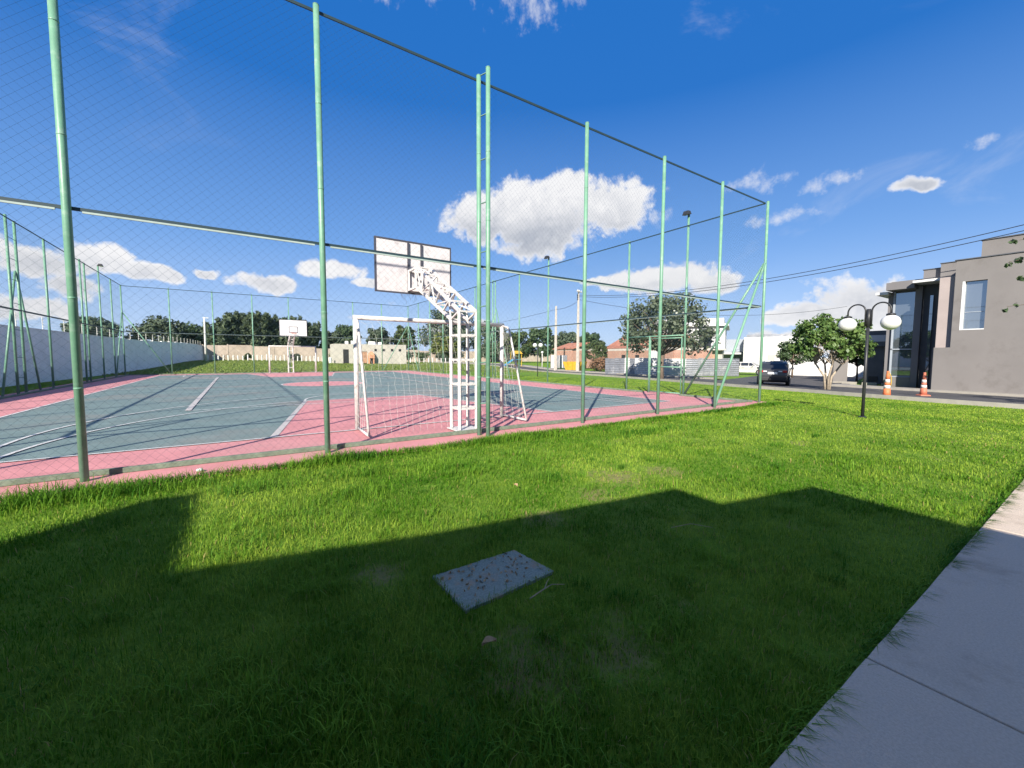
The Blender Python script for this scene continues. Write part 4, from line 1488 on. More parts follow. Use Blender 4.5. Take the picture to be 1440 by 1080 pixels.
for k in range(4):
    m_ = MB()
    vs_, fs_ = [], []
    for j in range(9):
        x = k*.62+j*.075
        w = .02*(1 if j % 2 else -1)
        vs_ += [(x, w, .05), (x, w, 1.95)]
    fs_ = [(2*j, 2*j+2, 2*j+3, 2*j+1) for j in range(8)]
    o = m_.add(vs_, fs_).build('sheet', 'sheet_grey' if k % 2 else 'sheet_white', sg)
    o.modifiers.new('thick', 'SOLIDIFY').thickness = .006
for k in (0, 2.48):
    MB().box((k, .06, 1), (.08, .08, 2.1)).build('post', 'bark', sg)
# yellow skip
sk = thing('rubbish_skip', 'yellow steel rubbish skip behind the concrete utility pole', 'skip', (38.2, 41.9, -.58), R(-68))
mb = MB()
mb.add([(-1.0, -.75, .12), (1.0, -.75, .12), (1.0, .75, .12), (-1.0, .75, .12), (-1.45, -.85, 1.25), (1.45, -.85, 1.25), (1.45, .85, 1.25), (-1.45, .85, 1.25), (-1.40, -.80, 1.25), (1.40, -.80, 1.25), (1.40, .80, 1.25), (-1.40, .80, 1.25), (-.97, -.7, .2), (.97, -.7, .2), (.97, .7, .2), (-.97, .7, .2)],
       [(3, 2, 1, 0), (0, 1, 5, 4), (1, 2, 6, 5), (2, 3, 7, 6), (3, 0, 4, 7), (4, 5, 9, 8), (5, 6, 10, 9), (6, 7, 11, 10), (7, 4, 8, 11), (8, 9, 13, 12), (9, 10, 14, 13), (10, 11, 15, 14), (11, 8, 12, 15), (12, 13, 14, 15)])
mb.build('body', 'skip_yellow', sk)
for x in (-.7, 0, .7):
    for sy in (-1, 1):
        MB().add([(x-.05, sy*.76, .14), (x+.05, sy*.76, .14), (x+.05, sy*.88, 1.22), (x-.05, sy*.88, 1.22), (x-.05, sy*.83, .14), (x+.05, sy*.83, .14), (x+.05, sy*.94, 1.22), (x-.05, sy*.94, 1.22)],
                 [(0, 1, 2, 3), (7, 6, 5, 4), (0, 4, 5, 1), (1, 5, 6, 2), (2, 6, 7, 3), (3, 7, 4, 0)]).build('rib', 'skip_yellow', sk)
for sx in (-1, 1):
    MB().box((sx*.8, 0, .05), (.12, 1.5, .14)).build('skid', 'skip_yellow', sk)

# playground pieces behind the near goal
pg = thing('play_frame', 'small blue and yellow play frame on the grass past the roadside fence', 'playground', (36.0, 52.9, G(36, 52.9)))
for sx in (-1, 1):
    for sy in (-1, 1):
        MB().tube([(sx*.6, sy*.6, -.05), (sx*.6, sy*.6, 2.0)], .05, 8).build('post', 'play_yellow', pg)
MB().ext(-.6, .6, -.6, .6, 1.0, 1.08).build('deck', 'play_blue', pg)
roof_slab((-.75, -.75, 1.95), (.75, -.75, 1.95), (.75, 0, 2.4), (-.75, 0, 2.4), 'roof', 'play_yellow', pg, .05)
roof_slab((-.75, .75, 1.95), (.75, .75, 1.95), (.75, .01, 2.4), (-.75, .01, 2.4), 'roof', 'play_yellow', pg, .05)
roof_slab((-.65, -.3, 1.05), (-.65, .3, 1.05), (-2.2, .3, .15), (-2.2, -.3, .15), 'slide', 'play_blue', pg, .06)

# ------------------------------------------------------------------ white houses
wh = thing('white_house', 'modern white two storey house behind the broad grey green tree', 'house', (55.8, 35.7, -.6), R(28))
MB().ext(-6, 0, -4.0, 4.0, -.2, 3.0).build('wall', 'cream_plaster', wh)
MB().ext(-5.5, 5, -4.2, 5.0, 3.05, 6.0).build('upper_wall', 'white_plaster', wh)
MB().ext(-6.0, 5.2, -4.6, 5.3, 6.02, 6.3).build('roof', 'white_plaster', wh)
MB().ext(-5.2, 5, -4.0, 4.8, 6.31, 7.1).build('parapet', 'white_plaster', wh)
MB().ext(-5.56, -5.50, -2.6, -1.1, 3.2, 5.7).build('window', 'car_glass', wh)
MB().ext(-5.56, -5.50, .8, 3.0, 3.5, 5.4).build('window', 'car_glass', wh)
MB().ext(-6.06, -6.0, -3.3, -2.0, .2, 2.3).build('door', 'rusty_sheet', wh)
MB().ext(-6.06, -6.0, -.8, .8, .9, 2.2).build('window', 'dark_opening', wh)
MB().ext(-6.9, -5.52, -4.4, 5.1, 2.85, 3.03).build('canopy', 'cream_plaster', wh)

wb1 = thing('white_house', 'plain white box house with grey side block, behind the parked white car', 'house', (66.3, 35.3, -.6), R(25))
MB().ext(-5, 8, -9.5, -1.5, -.2, 4.9).build('wall', 'white_plaster', wb1)
MB().ext(-3, 6, -1.49, 3.0, -.2, 4.7).build('side_block', 'slate_grey', wb1)
MB().ext(-3.06, -3.0, -1.4, -.2, .2, 2.8).build('door', 'charcoal', wb1)
MB().ext(-5.6, -3.02, -1.2, 2.8, 2.4, 2.65).build('canopy', 'white_plaster', wb1)
MB().ext(-5.08, -5.0, -9.2, -4.6, -.1, 2.35).build('garage_door', 'cream_plaster', wb1)
MB().ext(-4.6, 7.6, -9.2, -1.8, 4.92, 5.3).build('roof', 'sheet_grey', wb1)
wb2 = thing('garden_wall', 'low white wall and strip of hedge grass behind the grey sign pillar', 'wall', (52, 17.5, -.6), R(-70))
MB().ext(-5, 14, -.1, .1, -.2, 1.9).build('panel', 'white_plaster', wb2)
MB().ext(-5, 14, -.13, .13, 1.902, 1.96).build('coping', 'white_plaster', wb2)

# ------------------------------------------------------------------ gate lodge and grey sign pillar
sp_ = thing('sign_pillar', 'plain grey rectangular pillar on the verge beside the lodge', 'pillar', (39.4, 12.65, -.6), R(-33))
MB().ext(-.56, .56, -.14, .14, -.15, 2.13).build('body', 'grey_plaster', sp_, bevel=.015)
MB().ext(-.62, .62, -.2, .2, -.15, .08).build('plinth', 'kerb_stone', sp_)
lg = thing('gate_lodge', 'dark gate lodge with pale band along its flat roof', 'building', (40.3, 10.3, -.6))
MB().ext(.1, 3.2, -.05, 1.05, -.2, 2.8).build('wall', 'charcoal', lg)
MB().ext(.04, .098, .25, .8, .15, .55).build('vent', 'black_metal', lg)
MB().ext(-.3, 6.5, -1.6, 1.4, 2.82, 3.18).build('soffit', 'charcoal', lg)
MB().ext(-.34, 6.6, -1.65, 1.75, 3.181, 3.66).build('roof_band', 'band_grey', lg)
MB().ext(-.2, 6.4, -1.5, 1.1, 3.661, 4.0).build('roof', 'charcoal', lg)
MB().tube([(1.9, 1.3, 2.95), (1.9, 1.9, 3.25), (1.9, 2.5, 3.2)], .12, 8).build('downpipe', 'band_grey', lg)
MB().ext(4.5, 4.75, -1.5, -1.25, -.2, 2.8).build('column', 'charcoal', lg)
for k, y in enumerate((11.6, 10.4, 9.3)):
    o = MB().ext(-.18, .18, -.42, .42, -.12, .16).build('stone_block', 'kerb_stone', None, (38.2, y, -.6), R(8*k), bevel=.02)
    tag(o, 'low pale stone block in front of the dark gate lodge', 'block', 'stone blocks before the lodge')

# ------------------------------------------------------------------ the grey house at the right
gh_ = thing('grey_house', 'large grey plastered modern house with white framed tall window', 'house', (33.8, 0, -.6))
def hb(x0, x1, y0, y1, z0, z1, name, mt_, par=None, bevel=0.):
    return MB().ext(x0-33.8, x1-33.8, y0, y1, z0+.6, z1+.6).build(name, mt_, par or gh_, bevel=bevel)


wy0, wy1, wz0, wz1 = 4.50, 5.42, 2.93, 5.62
ZT = 6.82
# front wall, with the window left open in it
hb(33.8, 34.1, -14, wy0, -.8, ZT, 'wall', 'grey_plaster')
hb(33.8, 34.1, wy1, 5.72, 1.97, ZT, 'wall', 'grey_plaster')
hb(33.8, 34.1, wy0, wy1, wz1, ZT, 'wall', 'grey_plaster')
hb(33.8, 34.1, wy0, wy1, -.8, wz0, 'wall', 'grey_plaster')
hb(33.8, 34.1, wy1, 6.38, -.8, 1.97, 'wall', 'grey_plaster')
hb(34.101, 43, 5.42, 5.719, 1.97, ZT-.002, 'side_wall', 'grey_plaster_dark')
hb(34.101, 43, 6.08, 6.379, -.8, 1.968, 'side_wall', 'grey_plaster_dark')
hb(34.101, 43, -14, 5.419, ZT-.4, ZT-.25, 'roof', 'grey_plaster')
hb(33.74, 34.16, -14, 5.78, ZT+.001, ZT+.05, 'coping', 'charcoal')
wn = hb(34.02, 34.05, wy0+.02, wy1-.02, wz0+.02, wz1-.02, 'window', 'window_glass')
wf = MB()
for (y0, y1, z0, z1) in ((wy0, wy1, wz0, wz0+.06), (wy1-.10, wy1, wz0+.061, wz1-.001)):
    wf.ext(-.012, .21, y0, y1, z0+.6, z1+.6)
wf.build('frame', 'pure_white', wn)
wf = MB()
wf.ext(.19, .235, wy0+.06, wy1-.11, wz0+.98+.6, wz0+1.01+.6)
wf.build('mullion', 'slate_grey', wn)
# recessed pale panel with dark reveal beside the front block
hb(34.06, 34.4, 5.721, 6.376, 1.971, 6.0, 'recess_panel', 'pinkish_plaster')
hb(36.6, 42, 3.0, 5.2, 6.83, 8.25, 'upper_wall', 'grey_plaster')
hb(36.6, 42, -14, 3.0, 6.83, 8.25, 'upper_wall', 'grey_plaster')
hb(36.54, 42, -14, 5.25, 8.251, 8.30, 'coping', 'charcoal')
# stair tower
hb(36.0, 42, 5.72, 6.74, 6.30, 7.12, 'tower', 'grey_plaster')
hb(36.3, 42, 6.741, 7.55, 6.30, 6.90, 'tower', 'grey_plaster_dark')
hb(35.95, 42, 5.71, 6.78, 7.121, 7.16, 'coping', 'charcoal')
hb(36.25, 42, 6.782, 7.6, 6.901, 6.94, 'coping', 'charcoal')
# entrance slot: dark doors and narrow glass strip
hb(36.6, 36.9, 6.72, 7.52, -.7, 6.0, 'dark_cladding', 'charcoal')
hb(36.45, 36.52, 7.06, 7.20, .0, 5.3, 'glass_strip', 'window_glass')
hb(36.2, 36.6, 7.521, 7.85, -.7, 5.95, 'pier', 'grey_plaster_dark')
hb(35.2, 35.9, 6.381, 6.72, -.7, 1.96, 'pier', 'grey_plaster_dark')
# glazed front
gw = hb(36.5, 36.56, 7.851, 8.85, .16, 5.72, 'glass_wall', 'facade_glass')
wf = MB()
for (y0, y1, z0, z1) in ((7.85, 8.95, 1.90, 1.97), (7.85, 8.95, .10, .16), (8.85, 8.95, .161, 5.72), (7.85, 7.90, 1.971, 5.72), (7.85, 7.9, .161, 1.899)):
    wf.ext(36.44-33.8, 36.52-33.8, y0, y1, z0+.6, z1+.6)
wf.build('mullion', 'slate_grey', gw)
hb(36.2, 36.7, 7.86, 8.95, -.7, .098, 'planter', 'grey_plaster')
hb(36.6, 43, 8.96, 9.25, -.7, 5.72, 'pier', 'grey_plaster_dark')
# flying canopy with white edge
hb(35.0, 43, 5.721, 7.75, 6.001, 6.14, 'canopy', 'pure_white')
hb(35.4, 43, 7.751, 9.1, 5.75, 6.22, 'canopy_soffit', 'grey_plaster_dark')
hb(35.9, 43, 9.101, 9.75, 5.55, 5.72, 'canopy_end', 'pure_white')
hb(37.2, 43, 7.56, 9.3, 6.221, 6.50, 'roof_edge', 'grey_plaster')

# ------------------------------------------------------------------ traffic cones
def cone(label, loc, mt_, rz, ribbon):
    t = thing('traffic_cone', label, 'traffic cone', loc, rz, None)
    MB().add([(-.20, -.20, 0), (.20, -.20, 0), (.20, .20, 0), (-.20, .20, 0), (-.165, -.165, .06), (.165, -.165, .06), (.165, .165, .06), (-.165, .165, .06)],
             [(3, 2, 1, 0), (4, 5, 6, 7), (0, 1, 5, 4), (1, 2, 6, 5), (2, 3, 7, 6), (3, 0, 4, 7)]).build('base', mt_, t, bevel=.012)
    rad = lambda z: .092*(1-z/1.02)**.9+.045
    prof = [(rad(z), z) for z in (.061, .2, .36)]
    MB().lathe(prof, n=20).build('cone', mt_, t, smooth=True)
    MB().lathe([(rad(z)+.002, z) for z in (.361, .5)], n=20).build('reflective_band', 'cone_white', t, smooth=True)
    MB().lathe([(rad(z), z) for z in (.501, .60)], n=20).build('cone', mt_, t, smooth=True)
    MB().lathe([(rad(z)+.002, z) for z in (.601, .74)], n=20).build('reflective_band', 'cone_white', t, smooth=True)
    MB().lathe([(rad(z), z) for z in (.741, .9, 1.0)]+[(.05, 1.02), (.055, 1.05), (.03, 1.07)], n=20).build('tip', mt_, t, smooth=True)
    MB().tube([(.02, -.05, .98), (.12, -.10, .86), (.17, -.12, .62), (.14, -.11, .45)], .014, 6).build('ribbon', 'play_yellow', t, smooth=True)
    return t


cone('orange and white traffic cone by the near kerb, below the dark lodge', (21.9, 5.4, G(21.9, 5.4)+.015), 'cone_orange', R(15), True)
cone('faded red orange and white traffic cone in the road before the grey house door', (26.1, 5.16, G(26.1, 5.16)+.015), 'cone_red', R(40), True)

# ------------------------------------------------------------------ cars
def car(name, label, loc, rz, L_, Wd, prof, belt, roof_z, glass_pts, paint, rear_glass, front_glass, wheel_x, wr, suv=False):
    """x forward; side outline lofted across the width, narrower above the belt line"""
    t = thing(name, label, 'car', loc, rz)

    def hw(x, z):
        w = Wd/2
        e = abs(x)/(L_/2)
        w *= 1-.10*max(0, e-.72)/.28
        if z > belt:
            w *= 1-.20*((z-belt)/(roof_z-belt))**1.1
        elif z < .45:
            w *= 1-.05*(.45-z)/.3
        return w
    n = len(prof)
    mb = MB()
    rows = []
    for f in (-1, -.93, -.5, 0, .5, .93, 1):
        row = []
        for (x, z) in prof:
            sh_ = 1. if abs(f) < .95 else .985
            row.append((x*sh_, hw(x, z)*f, belt*.6+(z-belt*.6)*(1. if abs(f) < .95 else .975)))
        rows.append(row)
    vs_ = [q for r_ in rows for q in r_]
    fs_ = []
    for j in range(6):
        for i in range(n):
            k = (i+1) % n
            fs_.append((j*n+i, (j+1)*n+i, (j+1)*n+k, j*n+k))
    fs_.append(tuple(range(n)))
    fs_.append(tuple(6*n+i for i in range(n))[::-1])
    bd = mb.add(vs_, fs_).build('body', paint, t, smooth=False, bevel=.03)
    bm = bmesh.new()
    bm.from_mesh(bd.data)
    bmesh.ops.recalc_face_normals(bm, faces=bm.faces)
    bm.to_mesh(bd.data)
    bm.free()
    for sy in (-1, 1):
        for poly in glass_pts:
            vs_ = []
            for (x, z) in poly:
                vs_.append((x, sy*(hw(x, z)+.006), z))
            o = MB().add(vs_, [tuple(range(len(poly)))]).build('side_window', 'car_glass', t)
    for nm, (a, c, ins) in (('rear_window', rear_glass), ('windscreen', front_glass)):
        (xa, za), (xc, zc) = a, c
        d = Vector((zc-za, 0, -(xc-xa))).normalized()
        if (nm == 'rear_window') == (d.x > 0):
            d = -d
        off = d*.012
        vs_ = [(xa+off.x, -hw(xa, za)*ins, za+off.z), (xa+off.x, hw(xa, za)*ins, za+off.z), (xc+off.x, hw(xc, zc)*ins, zc+off.z), (xc+off.x, -hw(xc, zc)*ins, zc+off.z)]
        MB().add(vs_, [(0, 1, 2, 3)]).build(nm, 'car_glass', t)
    for x in wheel_x:
        for sy in (-1, 1):
            y = sy*(Wd/2-.09)
            prof_t = [(wr*.62, -.10), (wr*.93, -.105), (wr, -.07), (wr, .07), (wr*.93, .105), (wr*.62, .10)]
            mb = MB()
            mb.lathe(prof_t, n=24)
            wo = mb.build('wheel', 'rubber', t, (x, y, wr), 0, True)
            wo.rotation_euler = (R(90), 0, 0)
            mb = MB()
            mb.lathe([(wr*.60, -.108), (wr*.60, .108)], n=20)
            for k in range(5):
                a = 2*math.pi*k/5
                mb.box((wr*.36*math.cos(a), wr*.36*math.sin(a), 0), (wr*.5, .05, .226), a)
            mb.build('rim', 'rim', wo)
    return t


suv_prof = [(-2.12, .42), (-2.14, .72), (-2.10, 1.02), (-1.98, 1.10), (-1.62, 1.50), (-1.45, 1.56), (-.2, 1.60), (.35, 1.55), (.95, 1.14), (1.15, 1.07), (1.95, .96), (2.10, .80), (2.14, .45), (2.0, .26), (-2.0, .26)]
suv = car('parked_suv', 'dark grey estate car seen from behind, at the road bend', (30.9, 13.6, G(30.9, 13.6)-.0), math.atan2(.36, .93), 4.28, 1.80, suv_prof, 1.06, 1.6,
          [[(-1.85, 1.12), (-1.0, 1.12), (-1.0, 1.45), (-1.56, 1.43)], [(-.94, 1.12), (.0, 1.12), (.0, 1.48), (-.94, 1.46)], [(.06, 1.12), (.82, 1.12), (.36, 1.46), (.06, 1.48)]],
          'car_grey', ((-1.94, 1.14), (-1.66, 1.47), .86), ((.92, 1.16), (.42, 1.50), .86), (-1.3, 1.32), .33)
MB().ext(-2.155, -2.128, -.26, .26, .80, .93).build('number_plate', 'lamp_clear', suv)
MB().box((-2.13, 0, .48), (.12, 1.5, .22)).build('bumper', 'plastic_black', suv, bevel=.03)
for sy in (-1, 1):
    MB().ext(-2.135, -1.98, sy*.66-.12, sy*.66+.12, .90, 1.04).build('tail_lamp', 'lamp_red' if sy > 0 else 'lamp_red', suv, bevel=.02)
    MB().ext(-2.145, -2.0, sy*.42-.10, sy*.42+.10, .955, 1.01).build('reversing_lamp', 'lamp_clear', suv)
    MB().tube([(-1.4, sy*.62, 1.56), (-1.3, sy*.62, 1.64), (.1, sy*.62, 1.66), (.25, sy*.62, 1.60)], .018, 6).build('roof_rail', 'rim', suv)
    MB().box((.55, sy*1.0, 1.13), (.12, .20, .13)).build('mirror', 'car_grey', suv, bevel=.02)
MB().ext(-1.3, -.1, -.5, .5, 1.60, 1.66).build('roof_highlight_panel', 'roof_highlight', suv, bevel=.02)  # pale sheet standing for the sky's highlight on the dark roof

sed_prof = [(-2.12, .42), (-2.16, .70), (-2.08, .92), (-1.55, 1.0), (-1.05, 1.36), (-.8, 1.42), (.15, 1.44), (.45, 1.40), (1.05, .98), (1.25, .93), (1.98, .82), (2.12, .66), (2.12, .40), (1.98, .24), (-1.98, .24)]
sed = car('parked_car', 'white saloon car parked side on before the plain white house', (48.6, 24.2, -.6), math.atan2(-2.4, .55), 4.25, 1.72, sed_prof, .95, 1.44,
          [[(-1.32, 1.0), (-.6, 1.0), (-.6, 1.34), (-1.0, 1.30)], [(-.54, 1.0), (.22, 1.0), (.22, 1.36), (-.54, 1.35)], [(.28, 1.0), (.92, 1.0), (.50, 1.33), (.28, 1.36)]],
          'car_white', ((-1.50, 1.03), (-1.08, 1.33), .86), ((1.02, 1.02), (.50, 1.36), .86), (-1.32, 1.30), .31)
for sy in (-1, 1):
    MB().ext(-2.13, -1.95, sy*.62-.14, sy*.62+.14, .70, .86).build('tail_lamp', 'lamp_red', sed, bevel=.02)
    MB().ext(1.93, 2.08, sy*.60-.16, sy*.60+.16, .62, .76).build('headlight', 'lamp_clear', sed, bevel=.02)
    MB().box((.70, sy*.92, 1.0), (.11, .18, .12)).build('mirror', 'car_white', sed, bevel=.02)
    for x in (-.3, .55):
        MB().box((x, sy*.862, .80), (.16, .02, .025)).build('door_handle', 'rim', sed)

# ------------------------------------------------------------------ inspection cover in the lawn
rc = random.Random(3)
cpts = [(.97, 2.36), (1.60, 2.37), (1.655, 1.985), (.985, 1.925)]
cedge = []
for i in range(4):
    a_, c_ = cpts[i], cpts[(i+1) % 4]
    for k in range(14):
        f = k/14
        j_ = .004 if k else .0
        cedge.append((a_[0]+(c_[0]-a_[0])*f+rc.uniform(-j_, j_), a_[1]+(c_[1]-a_[1])*f+rc.uniform(-j_, j_)))
cv = MB().prism(cedge, -.12, -.016).build('inspection_cover', 'cover_paint', bevel=.004)
lv = []
for k in range(150):
    f, g_ = rc.random()**.7, rc.random()
    q = Vector((.985+.62*g_, 1.95+.40*f, 0))
    lv.append((q.x, q.y, -.012))
fl = quads_mesh('leaf_litter', leaf_cloud(lv, [.004]*len(lv), 150, .013, np.random.default_rng(4), .3, 2.2), 'dry_leaf')
lo = obj('leaf_litter', fl, cv)
lo['kind'] = 'stuff'
tag(cv, 'weathered blue grey concrete inspection cover set in the shaded grass', 'cover')

# ------------------------------------------------------------------ grass blades
def in_lawn(x, y):
    ok = (y > .60) | (x > 18.95)
    ok &= ~((x > X0-.30) & (x < CX+.33) & (y > CY-.33) & (y < YF+.33))
    nearx = np.interp(y, [q[1] for q in NEAR], [q[0] for q in NEAR])
    ok &= x < nearx-.14
    wx = wa.x+(y-wa.y)*(wb.x-wa.x)/(wb.y-wa.y)
    ok &= x > wx+.15
    ok &= y < 89.8
    ok &= ~((x > .99) & (x < 1.60) & (y > 1.975+.05*(x-1.3)) & (y < 2.345))
    ok &= ~((x > 12.2) & (x < 23.9) & (y > 67.2) & (y < 72.8))
    return ok


def vnoise(x, y, s, seed):
    """smooth value noise"""
    rg = np.random.default_rng(seed)
    tab = rg.random((64, 64))
    fx, fy = x/s, y/s
    ix, iy = np.floor(fx).astype(int), np.floor(fy).astype(int)
    tx, ty = fx-ix, fy-iy
    tx, ty = tx*tx*(3-2*tx), ty*ty*(3-2*ty)
    g_ = lambda a, c: tab[a % 64, c % 64]
    return (g_(ix, iy)*(1-tx)+g_(ix+1, iy)*tx)*(1-ty)+(g_(ix, iy+1)*(1-tx)+g_(ix+1, iy+1)*tx)*ty


def blades(x, y, hgt, wid, lean, phi, tint, z0, name, mt_):
    n = len(x)
    dx, dy = np.cos(phi), np.sin(phi)
    sx, sy = -dy, dx
    V = np.zeros((n, 5, 3), np.float32)
    V[:, 0] = np.stack([x-sx*wid/2, y-sy*wid/2, z0], 1)
    V[:, 1] = np.stack([x+sx*wid/2, y+sy*wid/2, z0], 1)
    mx_, my_, mz_ = x+dx*lean*hgt*.35, y+dy*lean*hgt*.35, z0+hgt*.58
    V[:, 2] = np.stack([mx_+sx*wid*.42, my_+sy*wid*.42, mz_], 1)
    V[:, 3] = np.stack([mx_-sx*wid*.42, my_-sy*wid*.42, mz_], 1)
    V[:, 4] = np.stack([x+dx*lean*hgt, y+dy*lean*hgt, z0+hgt*(1-.22*np.minimum(lean, 2))], 1)
    me = bpy.data.meshes.new(name)
    me.vertices.add(n*5)
    me.vertices.foreach_set('co', V.ravel())
    base = (np.arange(n)*5)[:, None]
    idx = np.concatenate([base+np.array([0, 1, 2, 3]), base+np.array([3, 2, 4])], 1).astype(np.int32)
    me.loops.add(n*7)
    me.loops.foreach_set('vertex_index', idx.ravel())
    me.polygons.add(n*2)
    ls = np.stack([np.arange(n)*7, np.arange(n)*7+4], 1).astype(np.int32)
    me.polygons.foreach_set('loop_start', ls.ravel())
    me.update(calc_edges=True)
    at = me.attributes.new('tint', 'FLOAT', 'POINT')
    tt = np.repeat(tint.astype(np.float32), 5)
    at.data.foreach_set('value', tt)
    me.materials.append(MATS[mt_])
    return obj(name, me)


def polar(n, r0, r1, pw, a0=-42, a1=100):
    """points round the viewpoint, thinning with distance"""
    u_ = rng.random(n)
    e = 2-pw
    r_ = (r0**e+(r1**e-r0**e)*u_)**(1/e)
    a = np.radians(rng.uniform(a0, a1, n))
    return r_*np.sin(a), r_*np.cos(a), r_


x, y, r_ = polar(780000, .9, 32, 1.55)
ok = in_lawn(x, y)
x, y, r_ = x[ok], y[ok], r_[ok]
patch = vnoise(x, y, .55, 1)*.6+vnoise(x, y, .17, 2)*.4
thin = vnoise(x+7, y+3, .8, 5)*.6+vnoise(x, y, .25, 6)*.4
# worn, dry spots
spots = SPOTS
dry = np.zeros(len(x))
for (a, c, q) in spots:
    dry = np.maximum(dry, np.exp(-((x-a)**2+(y-c)**2)/(q*q)))
dry *= np.clip(1.9*(vnoise(x, y, .11, 41)*.6+vnoise(x, y, .045, 42)*.4)-.45, 0, 1)
keep = rng.random(len(x)) > (dry*.85+np.clip(thin-.66, 0, 1)*1.6)
x, y, r_, patch, dry = x[keep], y[keep], r_[keep], patch[keep], dry[keep]
n = len(x)
hgt = (.014+.034*rng.random(n)+.035*(rng.random(n) < .04))*(.45+1.25*patch)*np.clip(1.05-r_*.025, .55, 1.0)*(1-.45*dry)
wid = .0031*np.maximum(1, (r_/2.7))**.92*(.6+.8*rng.random(n))
lean = np.abs(rng.normal(.45, .35, n))
phi = rng.uniform(0, 2*np.pi, n)
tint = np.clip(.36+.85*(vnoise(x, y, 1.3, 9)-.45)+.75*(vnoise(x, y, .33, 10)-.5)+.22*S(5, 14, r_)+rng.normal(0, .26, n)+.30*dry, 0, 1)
straw = rng.random(n) < (.010+.14*dry+.10*np.clip(vnoise(x, y, .9, 31)-.6, 0, 1))
tint = np.where(straw, 1.6, tint)
gr = blades(x, y, hgt, wid, lean, phi, tint, gz(x, y)-.036, 'grass', 'grass_blade')
struct(gr, 'stuff')
gr['label'] = 'mown green lawn grass'
# far bank of grass behind the court
n = 60000
x, y = rng.uniform(-9, 42, n), rng.uniform(37.5, 89, n)
ok = in_lawn(x, y)
x, y = x[ok], y[ok]
n = len(x)
g2 = blades(x, y, .07+.07*rng.random(n), .05+.04*rng.random(n), np.abs(rng.normal(.5, .3, n)), rng.uniform(0, 6.28, n), np.clip(.45+rng.normal(0, .2, n), 0, 1), gz(x, y)-.036, 'grass', 'grass_far')
struct(g2, 'stuff')
g2['label'] = 'grass bank behind the court'
# rank grass along the fence foot and in stray tufts
tx_, ty_, th_ = [], [], []
def tuft(cx_, cy_, rx, ry, n, h_):
    tx_.append(cx_+rng.normal(0, rx, n))
    ty_.append(cy_+rng.normal(0, ry, n))
    th_.append(np.full(n, h_)*rng.uniform(.5, 1.15, n))


for (cx_, cy_, rx, ry, n, h_) in [(-1.6, 5.62, .30, .12, 650, .20), (-1.0, 5.55, .25, .10, 500, .17), (-2.4, 5.65, .4, .12, 500, .18), (-.5, 5.5, .25, .10, 280, .12), (1.05, 5.75, .22, .09, 600, .17), (.75, 5.70, .25, .08, 260, .13), (1.5, 5.72, .25, .08, 300, .12), (3.35, 5.72, .22, .08, 450, .13), (3.9, 5.68, .30, .10, 650, .15), (4.5, 5.6, .3, .12, 420, .12),
                               (2.6, 5.70, .3, .07, 300, .10), (5.6, 5.45, .5, .12, 500, .10), (6.2, 4.9, .45, .14, 600, .12), (7.0, 5.7, .5, .08, 420, .10), (8.4, 5.75, .5, .08, 360, .10), (10.2, 5.8, .7, .09, 400, .11), (12.8, 5.8, .4, .1, 260, .12), (2.0, 4.75, .3, .2, 280, .11), (2.7, 4.3, .4, .2, 300, .10), (1.0, 4.2, .2, .12, 220, .14), (.2, 4.0, .25, .15, 240, .12), (1.6, 3.7, .3, .2, 220, .11), (.6, 4.9, .35, .15, 260, .12), (3.4, 4.3, .3, .2, 240, .1), (.55, 3.55, .18, .12, 160, .13),
                               (1.75, 1.25, .10, .08, 60, .12), (.8, 1.55, .1, .08, 60, .12), (.3, 1.9, .15, .1, 80, .11), (-.3, 2.4, .2, .12, 90, .11), (2.6, 1.7, .15, .1, 80, .10), (2.4, 2.3, .2, .15, 100, .10), (.2, 2.9, .15, .1, 80, .11), (3.2, 1.5, .2, .1, 80, .1), (4.6, 4.4, .35, .2, 300, .09), (5.6, 3.9, .4, .2, 280, .08), (-.9, 4.6, .3, .15, 240, .12), (7.8, 4.6, .5, .2, 320, .09), (9.6, 5.0, .6, .2, 320, .09), (.05, 5.0, .2, .1, 220, .15), (1.3, 4.9, .15, .1, 160, .14), (2.9, 3.6, .12, .08, 110, .13), (.0, 3.5, .12, .1, 110, .13)]:
    tuft(cx_, cy_, rx, ry, n, h_)
# stray clumps of coarser grass through the lawn
for k in range(420):
    r0 = 1.2*(9/1.2)**rng.random()
    a0 = math.radians(rng.uniform(-30, 88))
    cx_, cy_ = r0*math.sin(a0), r0*math.cos(a0)
    if cy_ < .75 or cy_ > 5.75 or (.9 < cx_ < 1.75 and 1.85 < cy_ < 2.45):
        continue
    tuft(cx_, cy_, rng.uniform(.03, .11), rng.uniform(.03, .08), int(rng.integers(14, 60)), rng.uniform(.055, .115))
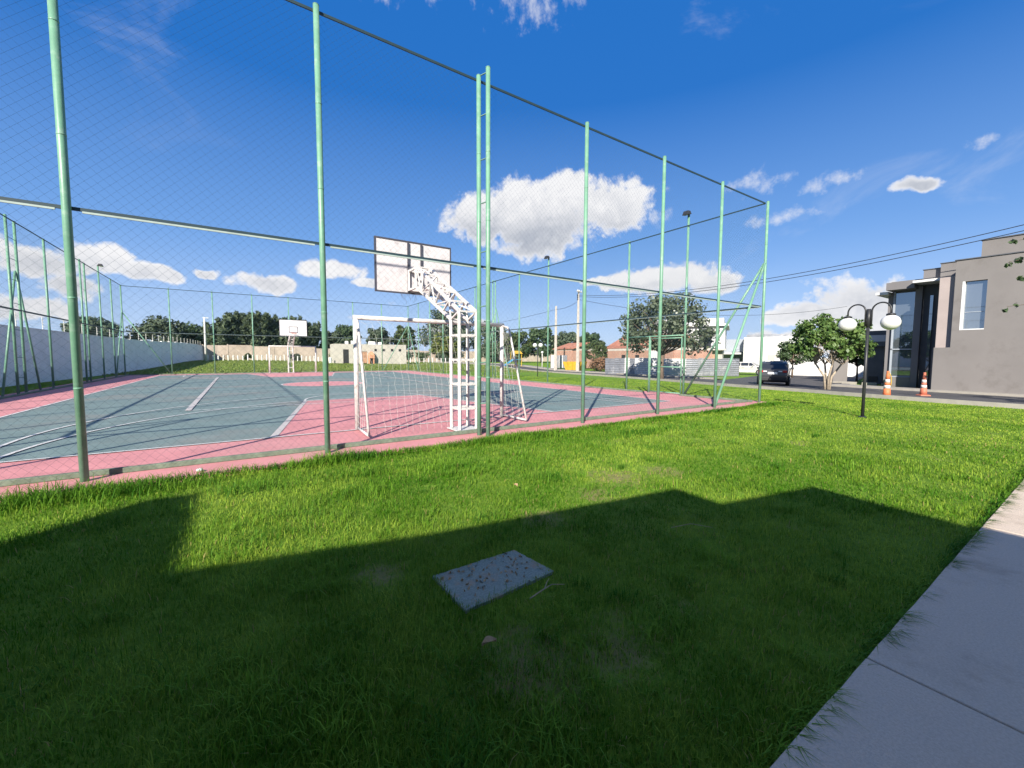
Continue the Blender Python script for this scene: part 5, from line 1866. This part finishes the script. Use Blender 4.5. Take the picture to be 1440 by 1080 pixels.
# ragged fringe right along the slab edge and the path edge
n = 9000
tx_.append(rng.uniform(X0+2, CX+.5, n))
ty_.append(CY-.36+.02-np.abs(rng.normal(0, .06, n)))
th_.append(.05+.06*rng.random(n)*vnoise(tx_[-1], ty_[-1], .4, 21)*1.8)
n = 9000
tx_.append(rng.uniform(.6, 14, n))
ty_.append(.590+np.abs(rng.normal(0, .03, n)))
th_.append((.025+.05*rng.random(n))*(.5+1.1*vnoise(tx_[-1], tx_[-1]*0, .13, 23)))
n_edge = n
tx_, ty_, th_ = map(np.concatenate, (tx_, ty_, th_))
n = len(tx_)
rr = np.hypot(tx_, ty_)
phi_ = rng.uniform(0, 6.28, n)
phi_[-n_edge:] = rng.normal(-1.57, .9, n_edge)      # leaning out over the path
lean_ = np.abs(rng.normal(.75, .4, n))
lean_[-n_edge:] += .5
g3 = blades(tx_, ty_, th_, .0042*np.maximum(1, rr/4)*(.7+.6*rng.random(n)), lean_, phi_, np.clip(.40+.9*(vnoise(tx_, ty_, .3, 51)-.5)+rng.normal(0, .16, n), 0, 1), gz(tx_, ty_)-.036, 'rank_grass', 'grass_long')
struct(g3, 'stuff')
g3['label'] = 'longer rank grass along the court edge'

# ------------------------------------------------------------------ bits lying on the lawn
def dead_leaf(label, x, y, s, seed):
    rg = np.random.default_rng(seed)
    mb = MB()
    nn = 7
    vs_, fs_ = [], []
    for i in range(nn):
        f = i/(nn-1)
        w = s*.32*math.sin(math.pi*min(.97, f+.03))
        lift = .012*math.sin(f*3)+.01
        vs_ += [(s*(f-.5), -w, lift+.014), (s*(f-.5), 0, lift), (s*(f-.5), w, lift+.018)]
    for i in range(nn-1):
        for k in range(2):
            fs_.append((i*3+k, (i+1)*3+k, (i+1)*3+k+1, i*3+k+1))
    o = mb.add(vs_, fs_).build('fallen_leaf', 'dry_leaf', None, (x, y, .016), rg.uniform(0, 6))
    o.modifiers.new('thick', 'SOLIDIFY').thickness = .0012
    tag(o, label, 'leaf')


dead_leaf('curled brown fallen leaf in the shade, away from the inspection cover', .93, 1.58, .075, 1)
dead_leaf('small pale fallen leaf on the sunlit grass near the shade edge', 2.35, 3.45, .06, 2)
tg = MB()
tg.tube([(-.10, -.03, .0), (-.02, .0, .02), (.05, .03, .03), (.13, .03, .02)], [.004, .004, .003, .002], 6)
tg.tube([(.0, .01, .022), (.03, .06, .03), (.06, .11, .02)], [.003, .0025, .0015], 6)
tag(tg.build('twig', 'twig', None, (1.42, 1.78, .012), R(-20)), 'thin forked dry twig lying beside the inspection cover', 'twig')
tg = MB().tube([(-.16, 0, .0), (0, .02, .025), (.16, -.01, .01)], [.003, .003, .002], 6)
tag(tg.build('twig', 'twig', None, (2.95, 1.85, .015), R(-35)), 'single bent dry stalk on the shaded grass between cover and path', 'twig')
st_ = MB().sphere((0, 0, 0), .035, 10, 7, .6)
o = st_.build('pebble', 'white_plaster', None, (-.42, 5.98, .02), 0, True)
tag(o, 'small white pebble on the pink court edge', 'pebble')
